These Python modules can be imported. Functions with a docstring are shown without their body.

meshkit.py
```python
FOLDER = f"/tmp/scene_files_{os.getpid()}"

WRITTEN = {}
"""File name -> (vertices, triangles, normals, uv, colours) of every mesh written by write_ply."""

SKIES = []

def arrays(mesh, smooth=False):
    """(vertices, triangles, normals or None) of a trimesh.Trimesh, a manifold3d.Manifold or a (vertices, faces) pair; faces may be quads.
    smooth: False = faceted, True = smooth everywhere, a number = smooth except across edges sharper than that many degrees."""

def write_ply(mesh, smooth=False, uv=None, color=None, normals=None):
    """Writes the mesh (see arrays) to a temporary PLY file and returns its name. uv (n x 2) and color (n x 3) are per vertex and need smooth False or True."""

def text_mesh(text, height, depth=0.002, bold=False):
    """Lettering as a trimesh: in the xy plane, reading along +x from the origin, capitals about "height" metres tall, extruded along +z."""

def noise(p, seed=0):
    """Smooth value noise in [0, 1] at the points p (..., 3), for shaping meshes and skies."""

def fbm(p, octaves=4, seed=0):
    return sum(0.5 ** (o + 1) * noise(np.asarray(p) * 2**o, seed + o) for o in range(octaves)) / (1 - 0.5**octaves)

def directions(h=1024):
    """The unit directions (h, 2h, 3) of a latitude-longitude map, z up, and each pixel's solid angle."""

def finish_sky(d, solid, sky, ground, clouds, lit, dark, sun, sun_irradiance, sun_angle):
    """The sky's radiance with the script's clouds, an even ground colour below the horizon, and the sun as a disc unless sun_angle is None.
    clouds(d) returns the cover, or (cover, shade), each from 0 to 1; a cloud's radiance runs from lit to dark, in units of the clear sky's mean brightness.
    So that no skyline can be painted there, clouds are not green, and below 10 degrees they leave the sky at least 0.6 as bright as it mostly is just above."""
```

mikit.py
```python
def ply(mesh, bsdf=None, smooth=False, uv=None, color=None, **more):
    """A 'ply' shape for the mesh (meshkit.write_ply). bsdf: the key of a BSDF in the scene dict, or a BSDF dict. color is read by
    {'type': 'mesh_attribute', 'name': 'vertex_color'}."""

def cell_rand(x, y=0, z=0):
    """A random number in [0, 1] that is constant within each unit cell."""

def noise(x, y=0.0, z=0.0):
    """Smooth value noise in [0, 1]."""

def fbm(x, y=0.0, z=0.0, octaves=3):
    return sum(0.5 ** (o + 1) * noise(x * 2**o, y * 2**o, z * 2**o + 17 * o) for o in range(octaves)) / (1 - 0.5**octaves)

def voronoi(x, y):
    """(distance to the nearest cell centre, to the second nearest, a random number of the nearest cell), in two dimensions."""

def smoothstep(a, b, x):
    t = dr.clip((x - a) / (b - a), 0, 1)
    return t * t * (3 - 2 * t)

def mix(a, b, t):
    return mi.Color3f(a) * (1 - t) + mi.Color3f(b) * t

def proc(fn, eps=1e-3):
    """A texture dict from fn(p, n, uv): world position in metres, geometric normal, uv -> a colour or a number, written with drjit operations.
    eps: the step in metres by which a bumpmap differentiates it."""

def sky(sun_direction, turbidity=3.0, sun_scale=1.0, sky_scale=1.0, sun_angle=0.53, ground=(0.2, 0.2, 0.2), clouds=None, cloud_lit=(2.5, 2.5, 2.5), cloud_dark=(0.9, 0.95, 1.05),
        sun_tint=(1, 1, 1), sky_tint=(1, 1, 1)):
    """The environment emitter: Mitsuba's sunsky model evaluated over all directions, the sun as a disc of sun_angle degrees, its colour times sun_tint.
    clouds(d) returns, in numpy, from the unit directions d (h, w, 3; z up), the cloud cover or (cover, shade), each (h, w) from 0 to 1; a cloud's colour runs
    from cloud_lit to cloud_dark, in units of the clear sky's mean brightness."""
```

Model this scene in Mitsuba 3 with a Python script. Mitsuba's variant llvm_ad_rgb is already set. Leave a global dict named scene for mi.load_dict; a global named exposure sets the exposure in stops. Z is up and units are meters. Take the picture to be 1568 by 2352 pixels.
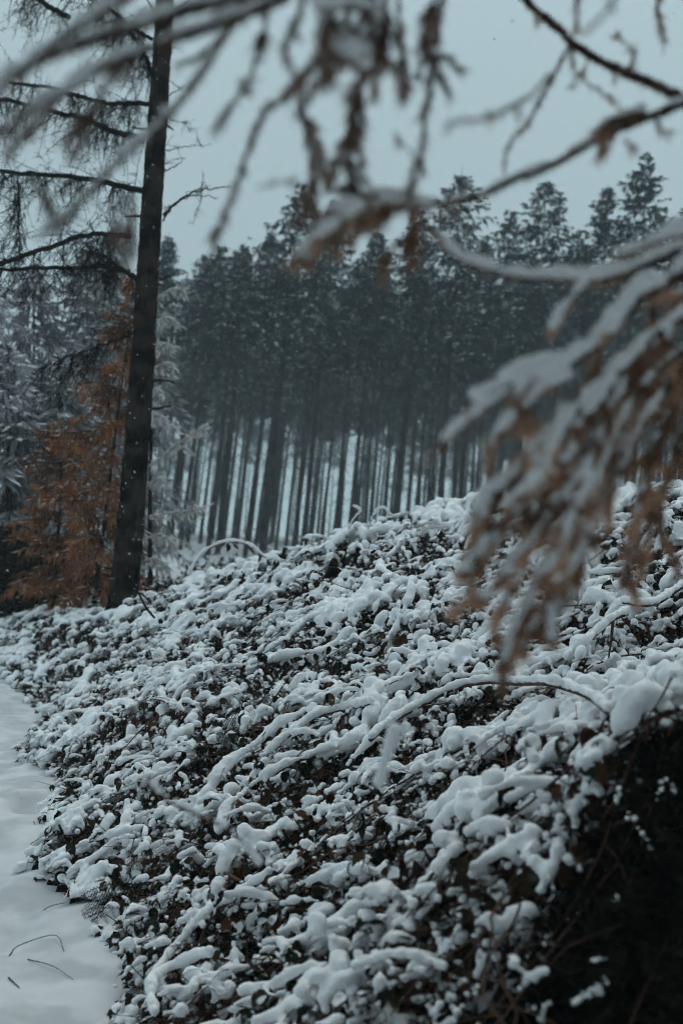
import math, random
import numpy as np, trimesh, mitsuba as mi, mikit
import drjit as dr
from scipy.interpolate import RBFInterpolator
from scipy.ndimage import gaussian_filter

# ---------------------------------------------------------------- camera, sky, exposure
exposure = 1.65
scene, labels = {}, {}
K = 0.6 / 1568.0                       # one pixel of a 1568 x 2352 print, as a tangent
ROLL, PITCH, EYE = math.radians(3.4), math.radians(1.4), np.array([0.0, 0.0, 1.4])
FWD = np.array([0, math.cos(PITCH), math.sin(PITCH)])
UP0 = np.array([0, -math.sin(PITCH), math.cos(PITCH)])
RIGHT = math.cos(ROLL) * np.array([1.0, 0, 0]) + math.sin(ROLL) * UP0
UP = math.cos(ROLL) * UP0 - math.sin(ROLL) * np.array([1.0, 0, 0])
FOCUS = 4.8
HAZE = 0.0023
scene['camera'] = dict(type='thinlens', fov=2 * math.degrees(math.atan(0.3)), fov_axis='x', aperture_radius=0.0074, focus_distance=FOCUS,
                       near_clip=0.02, far_clip=2000.0,
                       to_world=mi.ScalarTransform4f().look_at(EYE.tolist(), (EYE + FWD).tolist(), UP.tolist()),
                       medium=dict(type='ref', id='haze_air'))
scene['daylight'] = mikit.sky((0.2, 0.5, 0.84), turbidity=3, sun_scale=0.12, sun_angle=30, ground=(0.45, 0.48, 0.5), clouds=lambda d: (1.0, 1 - np.clip(d[..., 2], 0, 1) ** 2),      # overcast: brighter overhead than at the horizon
                              cloud_lit=(2.20, 2.76, 2.96), cloud_dark=(0.98, 1.28, 1.40))
scene['haze_air'] = dict(type='homogeneous', albedo=dict(type='rgb', value=[0.82, 0.93, 0.97]), sigma_t=HAZE)


def at(u, v, d):
    """World point seen at pixel (u, v) of the 1568-wide print, d metres in front of the camera."""
    return EYE + d * (FWD + (u - 784) * K * RIGHT - (v - 1176) * K * UP)


def ray(u, v):
    return FWD + (u - 784) * K * RIGHT - (v - 1176) * K * UP


# ---------------------------------------------------------------- materials
def diffuse(key, rgb, two=True):
    b = dict(type='diffuse', reflectance=rgb if isinstance(rgb, dict) else dict(type='rgb', value=list(rgb)))
    scene[key] = dict(type='twosided', bsdf=b) if two else b


def dusted(a, b, scale, cover):
    """A dead leaf or litter colour with fine snow caught in patches on whatever faces up."""
    def fn(p, n, uv):
        t = mikit.fbm(p.x * scale, p.y * scale, p.z * scale, 3)
        w = mikit.smoothstep(0.62 - cover, 0.70 - cover, mikit.fbm(p.x * 38 + 9, p.y * 38, p.z * 38, 2)) * mikit.smoothstep(0.35, 0.75, dr.abs(n.z))
        return mikit.mix(mikit.mix(a, b, mikit.smoothstep(0.3, 0.7, t)), (0.74, 0.76, 0.78), w)
    return mikit.proc(fn)


def vary(a, b, scale, seed=0.0, power=1.0):
    def fn(p, n, uv):
        t = mikit.fbm(p.x * scale + seed, p.y * scale, p.z * scale, 3)
        return mikit.mix(a, b, mikit.smoothstep(0.3, 0.7, t))
    return mikit.proc(fn)


SNOW = dict(type='principled', base_color=dict(type='rgb', value=[0.80, 0.82, 0.84]), roughness=0.75, specular=0.25)
scene['m_snow'] = dict(type='twosided', bsdf=dict(type='bumpmap', arbitrary=mikit.proc(lambda p, n, uv: 0.0055 * mikit.fbm(p.x * 48, p.y * 48, p.z * 48, 3), 0.003), bsdf=SNOW))
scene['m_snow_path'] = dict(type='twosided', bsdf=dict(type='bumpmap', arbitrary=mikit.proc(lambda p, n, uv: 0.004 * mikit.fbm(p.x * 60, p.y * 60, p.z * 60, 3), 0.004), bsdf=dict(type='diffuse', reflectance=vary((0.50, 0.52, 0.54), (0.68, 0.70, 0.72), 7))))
diffuse('m_snow_far', (0.78, 0.80, 0.82))
diffuse('m_frost', vary((0.52, 0.52, 0.52), (0.70, 0.71, 0.72), 20))
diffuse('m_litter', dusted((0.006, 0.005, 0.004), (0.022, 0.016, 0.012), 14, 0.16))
diffuse('m_cane', vary((0.05, 0.032, 0.026), (0.13, 0.075, 0.055), 9))
diffuse('m_stalk', vary((0.035, 0.026, 0.018), (0.12, 0.085, 0.055), 6))
diffuse('m_grass', vary((0.10, 0.085, 0.065), (0.22, 0.19, 0.15), 6))
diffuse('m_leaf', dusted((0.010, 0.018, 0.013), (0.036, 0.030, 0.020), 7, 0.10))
diffuse('m_leaf_brown', dusted((0.022, 0.013, 0.008), (0.075, 0.038, 0.02), 12, 0.10))
diffuse('m_litter_dark', (0.012, 0.010, 0.009))
diffuse('m_fern', vary((0.035, 0.022, 0.014), (0.10, 0.06, 0.035), 8))
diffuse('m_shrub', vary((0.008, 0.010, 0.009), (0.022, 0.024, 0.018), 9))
diffuse('m_bark', vary((0.003, 0.003, 0.0035), (0.036, 0.027, 0.023), 9))
diffuse('m_twig_dark', (0.014, 0.013, 0.013))
diffuse('m_forest_bark', vary((0.014, 0.012, 0.012), (0.045, 0.035, 0.032), 3))
diffuse('m_needle', vary((0.011, 0.022, 0.029), (0.028, 0.047, 0.056), 1.2))
diffuse('m_needle_grey', vary((0.13, 0.135, 0.15), (0.50, 0.50, 0.53), 1.3))
diffuse('m_rust', vary((0.15, 0.068, 0.036), (0.46, 0.215, 0.105), 3))
diffuse('m_rust_near', vary((0.24, 0.14, 0.095), (0.70, 0.45, 0.32), 18))
diffuse('m_grey_near', vary((0.08, 0.058, 0.05), (0.30, 0.22, 0.19), 20))
diffuse('m_brown_near', vary((0.10, 0.066, 0.05), (0.36, 0.25, 0.20), 20))
diffuse('m_near_bark', vary((0.035, 0.025, 0.022), (0.10, 0.065, 0.05), 30))
diffuse('m_beige', vary((0.30, 0.25, 0.21), (0.50, 0.45, 0.40), 6))
scene['m_null'] = dict(type='null')


# ---------------------------------------------------------------- mesh helpers
def unit(a):
    a = np.asarray(a, float)
    return a / np.maximum(np.linalg.norm(a, axis=-1, keepdims=True), 1e-12)


def tubes(items, sides=5):
    """Many tapered tubes, given as (points, radii), as one (vertices, faces)."""
    Vs, Fs, at0 = [], [], 0
    ang = np.arange(sides) * 2 * np.pi / sides
    ca, sa = np.cos(ang)[None, :, None], np.sin(ang)[None, :, None]
    for P, R in items:
        P = np.asarray(P, float)
        n = len(P)
        R = np.broadcast_to(np.asarray(R, float), (n,))
        t = unit(np.gradient(P, axis=0))
        ref = np.array([0.31, 0.17, 0.93]) if abs(t[:, 2]).mean() < 0.85 else np.array([0.93, 0.31, 0.17])
        a = unit(np.cross(t, ref))
        b = np.cross(t, a)
        V = P[:, None] + R[:, None, None] * (ca * a[:, None] + sa * b[:, None])
        i, j = np.meshgrid(np.arange(n - 1), np.arange(sides), indexing='ij')
        q = np.stack([i * sides + j, i * sides + (j + 1) % sides, (i + 1) * sides + (j + 1) % sides, (i + 1) * sides + j], -1).reshape(-1, 4)
        F = np.vstack([q[:, [0, 1, 2]], q[:, [0, 2, 3]]])
        for e, o in ((0, 1), (n - 1, -1)):
            k = np.arange(1, sides - 1)
            c = np.stack([k * 0, k, k + 1][::o] if o == 1 else [k * 0, k + 1, k], 1) + e * sides
            F = np.vstack([F, c])
        Vs.append(V.reshape(-1, 3)); Fs.append(F + at0); at0 += n * sides
    return np.vstack(Vs), np.vstack(Fs)


def curve(pts, n):
    """Smooth curve (Catmull-Rom) through control points, n samples."""
    P = np.asarray(pts, float)
    if len(P) == 2:
        return P[0] + (P[1] - P[0]) * np.linspace(0, 1, n)[:, None]
    Q = np.vstack([2 * P[0] - P[1], P, 2 * P[-1] - P[-2]])
    s = np.linspace(0, len(P) - 1 - 1e-9, n)
    i = s.astype(int); t = (s - i)[:, None]
    p0, p1, p2, p3 = Q[i], Q[i + 1], Q[i + 2], Q[i + 3]
    return 0.5 * (2 * p1 + (p2 - p0) * t + (2 * p0 - 5 * p1 + 4 * p2 - p3) * t ** 2 + (3 * p1 - p0 - 3 * p2 + p3) * t ** 3)


def join(*ms):
    ms = [m for m in ms if m is not None and len(m[0])]
    V = np.vstack([m[0] for m in ms])
    o = np.cumsum([0] + [len(m[0]) for m in ms])
    return V, np.vstack([m[1] + k for m, k in zip(ms, o)])


def diamonds(base, d, side, L, W, sag=None):
    """Thin diamond blades (2 triangles each): from base along d, width along side; sag bends the tip down."""
    base, d, side = (np.asarray(x, float) for x in (base, d, side))
    L, W = np.broadcast_to(L, (len(base),))[:, None], np.broadcast_to(W, (len(base),))[:, None]
    tip = base + d * L
    if sag is not None:
        tip[:, 2] -= (np.broadcast_to(sag, (len(base),)) * L[:, 0])
    mid = base + d * L * 0.45
    V = np.stack([base, mid + side * W / 2, tip, mid - side * W / 2], 1).reshape(-1, 3)
    i = np.arange(len(base))[:, None] * 4
    return V, np.vstack([i + [0, 1, 2], i + [0, 2, 3]])


def leaves(base, d, side, nrm, L, W, fold=0.25, droop=0.25):
    """Leaf blades with a folded midrib: 8 triangles each."""
    n = len(base)
    L, W = np.broadcast_to(L, (n,))[:, None], np.broadcast_to(W, (n,))[:, None]
    prof = [(0.0, 0.0), (0.3, 0.46), (0.65, 0.42), (1.0, 0.0)]
    rows = []
    for s, w in prof:
        c = base + d * L * s - nrm * L * droop * s * s
        rows.append((c + side * W * w + nrm * W * w * fold, c, c - side * W * w + nrm * W * w * fold))
    pts = [rows[0][1], rows[1][0], rows[1][1], rows[1][2], rows[2][0], rows[2][1], rows[2][2], rows[3][1]]
    V = np.stack(pts, 1).reshape(-1, 3)
    f = np.array([[0, 2, 1], [0, 3, 2], [1, 2, 5], [1, 5, 4], [2, 3, 6], [2, 6, 5], [4, 5, 7], [5, 6, 7]])
    return V, (np.arange(n)[:, None, None] * 8 + f[None]).reshape(-1, 3)


OCT_V = np.array([[1, 0, 0], [0, 1, 0], [-1, 0, 0], [0, -1, 0], [0, 0, 1], [0, 0, -1]], float)
OCT_F = np.array([[0, 1, 4], [1, 2, 4], [2, 3, 4], [3, 0, 4], [1, 0, 5], [2, 1, 5], [3, 2, 5], [0, 3, 5]])
ICO = trimesh.creation.icosphere(1, 1.0)
ICO_V, ICO_F = np.array(ICO.vertices), np.array(ICO.faces)


def lumps(c, d, length, width, height, rng, fine=False):
    """Irregular ellipsoid lumps stretched along d."""
    c, d = np.asarray(c, float), unit(d)
    bv, bf = (ICO_V, ICO_F) if fine else (OCT_V, OCT_F)
    s = unit(np.cross(d, [0, 0, 1.0]) + 1e-6)
    u = np.cross(s, d)
    n = len(c)
    l, w, h = (np.broadcast_to(x, (n,))[:, None, None] for x in (length, width, height))
    k = rng.uniform(0.75, 1.2, (n, len(bv), 1))
    V = c[:, None] + k * (bv[None, :, :1] * l * d[:, None] + bv[None, :, 1:2] * w * s[:, None] + bv[None, :, 2:] * h * u[:, None])
    return V.reshape(-1, 3), (np.arange(n)[:, None, None] * len(bv) + bf[None]).reshape(-1, 3)


def put(key, mesh, mat, smooth=False):
    base, n = key, 1
    while key in scene:
        key = f'{base}_{n:03d}'; n += 1
    scene[key] = mikit.ply((mesh[0], mesh[1]), mat, smooth=smooth)
    return key


NAMES = {}


def thing(name, label, cat, group=None, kind=None):
    """A new top-level key with its label; its parts' keys start with it."""
    k = NAMES.get(name, 0); NAMES[name] = k + 1
    key = name if k == 0 else f'{name}_{k:03d}'
    labels[key] = {'label': label, 'category': cat}
    if group: labels[key]['group'] = group
    if kind: labels[key]['kind'] = kind
    return key


def stuff(key, label):
    labels[key] = dict(label=label, kind='stuff')


# surface nets: a smooth closed mesh of the region where F > iso
def surface_nets(F, iso, origin, h):
    nx, ny, nz = F.shape
    S = F > iso
    C = np.zeros((nx - 1, ny - 1, nz - 1), np.uint8)
    for a in (0, 1):
        for b in (0, 1):
            for c in (0, 1):
                C += S[a:nx - 1 + a, b:ny - 1 + b, c:nz - 1 + c]
    idx = np.argwhere((C > 0) & (C < 8))
    if not len(idx):
        return np.zeros((0, 3)), np.zeros((0, 3), int)
    number = np.full(C.shape, -1, np.int32)
    number[tuple(idx.T)] = np.arange(len(idx))
    corner = np.array([[a, b, c] for a in (0, 1) for b in (0, 1) for c in (0, 1)])
    val = np.stack([F[idx[:, 0] + a, idx[:, 1] + b, idx[:, 2] + c] for a, b, c in corner], 1) - iso
    acc, cnt = np.zeros((len(idx), 3)), np.zeros(len(idx))
    for i in range(8):
        for j in range(i + 1, 8):
            if np.abs(corner[i] - corner[j]).sum() != 1:
                continue
            m = (val[:, i] > 0) != (val[:, j] > 0)
            t = val[m, i] / (val[m, i] - val[m, j])
            acc[m] += corner[i] + t[:, None] * (corner[j] - corner[i]); cnt[m] += 1
    V = origin + h * (idx + acc / cnt[:, None])
    faces = []
    for ax in range(3):
        o1, o2 = [k for k in range(3) if k != ax]
        if ax == 1: o1, o2 = o2, o1
        lo = [slice(1, s - 1) for s in F.shape]; hi = list(lo)
        lo[ax] = slice(0, F.shape[ax] - 1); hi[ax] = slice(1, F.shape[ax])
        A, B = S[tuple(lo)], S[tuple(hi)]
        for cond, flip in ((A & ~B, False), (~A & B, True)):
            e = np.argwhere(cond)
            if not len(e): continue
            e[:, o1] += 1; e[:, o2] += 1
            def cell(d1, d2):
                q = e.copy(); q[:, o1] += d1; q[:, o2] += d2
                return number[tuple(q.T)]
            a, b, c, d = cell(-1, -1), cell(0, -1), cell(0, 0), cell(-1, 0)
            q = np.stack([a, b, c, d] if not flip else [a, d, c, b], 1)
            faces += [q[:, [0, 1, 2]], q[:, [0, 2, 3]]]
    Fc = np.vstack(faces)
    return V, Fc[(Fc >= 0).all(1)]


def blob_mesh(c, r, h, flat=1.25, iso=0.31, rough=0.05, seed=0, lo=None, hi=None):
    """Soft union of snow blobs (centres c, visible radii r) on a grid of step h."""
    c, r = np.asarray(c, float), np.asarray(r, float)
    R = r * 1.5
    lo = (c - R[:, None]).min(0) - 3 * h if lo is None else np.array(lo)
    hi = (c + R[:, None]).max(0) + 3 * h if hi is None else np.array(hi)
    lo = np.floor(lo / h) * h
    n = np.ceil((hi - lo) / h).astype(int) + 1
    F = np.zeros(n, np.float32)
    ii = np.floor((c - R[:, None] * [1, 1, 1 / flat] - lo) / h).astype(int)
    jj = np.ceil((c + R[:, None] * [1, 1, 1 / flat] - lo) / h).astype(int) + 1
    ok = ((jj > 0) & (ii < n)).all(1)
    ii, jj = np.clip(ii, 0, n), np.clip(jj, 0, n)
    ax = [np.arange(m) * h for m in n]
    p = c - lo
    for k in np.nonzero(ok)[0]:
        (i0, i1, i2), (j0, j1, j2) = ii[k], jj[k]
        dx = (ax[0][i0:j0] - p[k, 0]) / R[k]; dy = (ax[1][i1:j1] - p[k, 1]) / R[k]; dz = (ax[2][i2:j2] - p[k, 2]) * flat / R[k]
        q = 1 - (dx * dx)[:, None, None] - (dy * dy)[None, :, None] - (dz * dz)[None, None, :]
        np.maximum(q, 0, out=q)
        F[i0:j0, i1:j1, i2:j2] += q * q
    if rough:
        g = np.random.default_rng(seed)
        sh = tuple(np.minimum(n, 96))
        N = gaussian_filter(g.standard_normal(sh).astype(np.float32), 1.0, mode='wrap'); N *= rough / N.std()
        N2 = gaussian_filter(g.standard_normal(sh).astype(np.float32), 2.6, mode='wrap'); N += N2 * (rough * 2.1 / N2.std())
        reps = [int(math.ceil(a / b)) for a, b in zip(n, N.shape)]
        F += np.tile(N, reps)[:n[0], :n[1], :n[2]] * (F > 0.02)
    return surface_nets(F, iso, lo, h)

# ---------------------------------------------------------------- the lie of the land
def path_z(x, y):
    y = np.asarray(y, float)
    return 0.03 * np.clip(y - 8, 0, 28) + 0.01 * np.clip(y - 36, 0, 60) + 0.02 * np.sin(x * 1.3 + 0.4) * np.sin(y * 0.9) + 0.25 * np.clip((np.asarray(x) + 12) / -30, 0, 1)


def ctl(u, v, d):
    return at(u, v, d)


CREST = [(1050, 1165, 7.4), (900, 1185, 7.6), (800, 1212, 7.8), (700, 1255, 8.2), (600, 1290, 8.6), (500, 1310, 9.2), (430, 1325, 9.6), (330, 1365, 10.4), (1200, 1150, 7.0), (1400, 1130, 6.8), (1568, 1110, 6.6), (1750, 1090, 6.4)]
BODY = [(1000, 1350, 6.0), (1300, 1350, 5.4), (1568, 1330, 5.0), (700, 1400, 6.8), (450, 1440, 8.0), (300, 1450, 9.0), (1000, 1500, 5.0), (784, 1600, 4.7), (500, 1600, 5.6), (320, 1650, 6.0),
        (200, 1600, 7.3), (1300, 1600, 3.9), (1500, 1400, 4.5), (1500, 1560, 3.6), (784, 1900, 3.5), (420, 1950, 3.9), (250, 1900, 4.55), (300, 2050, 4.0), (1100, 1850, 2.95), (784, 2200, 2.75),
        (450, 2200, 3.2), (1000, 2100, 2.5), (1300, 1850, 2.4), (1450, 1740, 2.35), (1568, 1640, 2.4), (1000, 2330, 2.15), (784, 2345, 2.4), (450, 2345, 2.9), (1200, 2040, 2.28), (1080, 2180, 2.2),
        (1300, 2150, 2.02), (1450, 2000, 2.05), (1568, 1950, 2.0), (1300, 2345, 1.85), (1568, 2250, 1.8), (1120, 2345, 1.98),
        (100, 1400, 12.5), (200, 1385, 12.0), (30, 1420, 12.8), (-100, 1440, 13.0)]
EDGE_PX = [(60, 1600), (110, 1700), (125, 1800), (110, 1900), (62, 1975), (180, 2075), (250, 2150), (290, 2250), (275, 2360)]


def hit_path(u, v):
    r = ray(u, v)
    d = 5.0
    for _ in range(40):
        p = EYE + d * r
        d += (p[2] - path_z(p[0], p[1])) / -r[2] * 0.8
    return EYE + d * r


EDGE = np.array([hit_path(u, v) for u, v in EDGE_PX])
PATHPTS = np.array([hit_path(u, v) for u, v in [(-100, 1700), (0, 1650), (0, 1800), (0, 1950), (60, 2100), (100, 2250), (150, 2350), (-200, 2300), (-300, 1900), (60, 1800)]])
ctrl = np.vstack([[ctl(*c) - [0, 0, 0.13] for c in CREST], [ctl(*c) - [0, 0, 0.05] for c in BODY], EDGE + [0, 0, 0.02], PATHPTS + [0, 0, -0.12]])
behind = np.array([[x, y, path_z(x, y) + 0.1] for x, y in [(-1, 13.5), (1.5, 12.5), (4, 11.5), (-3, 14), (-6, 16), (6, 11)]])
ctrl = np.vstack([ctrl, behind, [[0.2, 1.2, 0.3], [0.9, 1.3, 0.35], [-0.3, 1.5, 0.1], [3.2, 3.0, 1.0], [3.5, 5, 1.6], [2.2, 1.4, 0.7]]])
_rbf = RBFInterpolator(ctrl[:, :2], ctrl[:, 2], kernel='thin_plate_spline', smoothing=0.004, degree=1)
GX, GY, GS = np.arange(-8, 8.01, 0.05), np.arange(0.4, 18.01, 0.05), 0.05
_g = np.stack(np.meshgrid(GX, GY, indexing='ij'), -1)
CAN = _rbf(_g.reshape(-1, 2)).reshape(_g.shape[:2])
CAN = np.clip(CAN, -0.3, 2.2)
def billow(seed, sigma):
    n = gaussian_filter(np.random.default_rng(seed).standard_normal(CAN.shape), sigma / GS)
    return np.minimum(np.abs(n / n.std()), 1.5) - 0.75


PTH = path_z(_g[..., 0], _g[..., 1])
_m = np.clip((CAN - PTH - 0.02) / 0.3, 0, 1) * np.clip(1.25 - 0.05 * _g[..., 1], 0.6, 1)
MACRO = CAN.copy()
# dark hollows where the stems have sunk together: (pixel, pixel, radius in pixels)
HOLLOW = [(575, 1660, 40), (508, 1778, 62), (631, 1665, 38), (728, 1832, 80), (857, 1957, 95), (985, 1737, 70), (1060, 1668, 80), (693, 1906, 55), (436, 1788, 38), (523, 1501, 42), (898, 1537, 36), (1051, 1532, 38), (395, 1532, 46), (457, 1983, 40), (670, 1859, 40),
          (465, 1994, 36), (540, 2079, 45), (675, 2104, 58), (390, 2179, 62), (280, 2064, 46), (580, 2244, 44), (620, 2279, 36), (320, 2254, 44), (200, 1874, 40), (1064, 1446, 40), (1409, 1321, 46), (1534, 1411, 66), (1544, 1476, 56), (1429, 1546, 44), (1329, 1656, 52), (909, 1979, 70),
          (944, 2074, 52), (874, 2104, 40), (770, 1570, 34), (700, 1390, 40), (760, 1330, 50), (860, 1300, 42), (1000, 1300, 46), (620, 1410, 40), (330, 1700, 40), (250, 1740, 40), (160, 1840, 44), (180, 1960, 40), (110, 1500, 60), (230, 1470, 46), (1230, 1700, 60), (1480, 1620, 40), (300, 1560, 36)]
HOL = np.zeros_like(CAN)
for hu, hv, hr in HOLLOW:
    q = ray(hu, hv); d = 1.9
    while d < 14:
        p = EYE + d * q
        i_, j_ = int(round((p[0] + 8) / GS)), int(round((p[1] - 0.4) / GS))
        if not (0 <= i_ < len(GX) and 0 <= j_ < len(GY)) or p[2] < MACRO[i_, j_] - 0.02: break
        d += 0.02
    w = hr * K * d
    HOL = np.maximum(HOL, np.exp(-(((_g[..., 0] - p[0]) / (w * 1.0)) ** 2 + ((_g[..., 1] - p[1] - 0.4 * w) / (w * 1.7)) ** 2) ** 1.5))
CAN = CAN - _m * 0.17 * HOL
CAN = CAN + _m * (0.125 * billow(21, 0.125) + 0.055 * billow(22, 0.055))      # domes of overgrown stems with creases between


def grid(A, x, y):
    fx, fy = np.clip((np.asarray(x) - GX[0]) / GS, 0, len(GX) - 1.001), np.clip((np.asarray(y) - GY[0]) / GS, 0, len(GY) - 1.001)
    i, j = fx.astype(int), fy.astype(int); a, b = fx - i, fy - j
    return (A[i, j] * (1 - a) + A[i + 1, j] * a) * (1 - b) + (A[i, j + 1] * (1 - a) + A[i + 1, j + 1] * a) * b


def sstep(a, b, x):
    t = np.clip((x - a) / (b - a), 0, 1)
    return t * t * (3 - 2 * t)


rng = np.random.default_rng(7)
THICK = CAN - PTH
THS = gaussian_filter(MACRO - PTH, 1.5)
SLX, SLY = np.gradient(gaussian_filter(CAN, 0.8), GS)
SLOPE = np.hypot(SLX, SLY)
FACE = gaussian_filter(MACRO, 2) - CAN                              # how far below the general level


def canopy(x, y): return grid(CAN, x, y)
def thick(x, y): return grid(THS, x, y)


_n1 = gaussian_filter(rng.standard_normal(CAN.shape), 2.8); _n1 /= _n1.std()
_n2 = gaussian_filter(rng.standard_normal(CAN.shape), 6); _n2 /= _n2.std()
DEPTH_UNDER = np.clip(0.22 + 0.05 * _n1, 0.12, 0.36)                # the soil lies this far below the snowy canopy
SOIL = np.where(THICK > 0.0, CAN - np.minimum(DEPTH_UNDER, 0.75 * THICK + 0.0), CAN - 0.05)
GRADX, GRADY = np.gradient(gaussian_filter(MACRO, 6), GS)

# ground: one snow sheet out to the horizon, finer near the camera
def sheet(xs, ys, zf):
    X, Y = np.meshgrid(xs, ys, indexing='ij')
    Z = zf(X, Y)
    V = np.stack([X, Y, Z], -1).reshape(-1, 3)
    nx, ny = X.shape
    i = (np.arange(nx - 1)[:, None] * ny + np.arange(ny - 1)[None]).ravel()
    return V, np.vstack([np.stack([i, i + ny, i + ny + 1], 1), np.stack([i, i + ny + 1, i + 1], 1)])


nn = [gaussian_filter(np.random.default_rng(50 + k).standard_normal((256, 256)), s, mode='wrap') for k, s in enumerate((1.2, 2.6, 7))]
nn = [a / a.std() for a in nn]


def tilenoise(k, x, y, step):
    return nn[k][np.mod((x / step).astype(int), 256), np.mod((y / step).astype(int), 256)]


def ground_z(X, Y):
    z = path_z(X, Y)
    near = np.exp(-np.maximum(Y - 7, 0) / 4)
    z = z + near * (0.010 * tilenoise(1, X + 50, Y + 50, 0.03) + 0.018 * tilenoise(2, X + 50, Y + 50, 0.04) + 0.0030 * tilenoise(0, X + 50, Y + 50, 0.03))
    # footprints trodden along the path and filled again by the snowfall
    for fx, fy in FEET:
        z = z - 0.035 * np.exp(-(((X - fx) / 0.075) ** 2 + ((Y - fy) / 0.15) ** 2) ** 1.5)
    return z


FEET = [(-1.12 - 0.04 * k + (0.11 if k % 2 else -0.11), 3.4 + 0.52 * k) for k in range(9)]
xs = np.unique(np.concatenate([np.linspace(-400, -40, 13), np.linspace(-40, -6, 40), np.arange(-6, -0.2, 0.03), np.linspace(-0.2, 8, 60), np.linspace(8, 40, 40), np.linspace(40, 400, 13)]))
ys = np.unique(np.concatenate([np.linspace(-60, 1, 20), np.arange(1, 12, 0.03), np.linspace(12, 60, 120), np.linspace(60, 700, 25)]))
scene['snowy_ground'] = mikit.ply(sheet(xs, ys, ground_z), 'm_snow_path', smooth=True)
labels['snowy_ground'] = dict(label='snow covered path and forest floor rising gently to the plantation', kind='structure')

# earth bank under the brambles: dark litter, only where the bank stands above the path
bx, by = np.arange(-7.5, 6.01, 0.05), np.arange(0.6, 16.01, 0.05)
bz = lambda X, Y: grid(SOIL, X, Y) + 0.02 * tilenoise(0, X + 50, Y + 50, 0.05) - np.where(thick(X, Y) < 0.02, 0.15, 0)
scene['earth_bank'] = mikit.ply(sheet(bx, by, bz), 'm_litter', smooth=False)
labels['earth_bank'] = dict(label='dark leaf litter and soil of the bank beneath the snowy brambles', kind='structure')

# ---------------------------------------------------------------- the bramble thicket on the bank
def in_view(x, y, extra=0.35):
    return (np.abs(x + 0.0) < 0.345 * y + extra) & (y > 1.55)


def shrub_zone(x, y):
    """1 inside the dark shrub at the lower right, on the near side of its snowy ridge."""
    # ridge line on the ground plan
    a, b = RIDGE[:, :2], np.stack([x, y], -1)
    ry = np.interp(x, a[:, 0], a[:, 1])
    return (y < ry - 0.06) & (x > a[0, 0])


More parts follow.
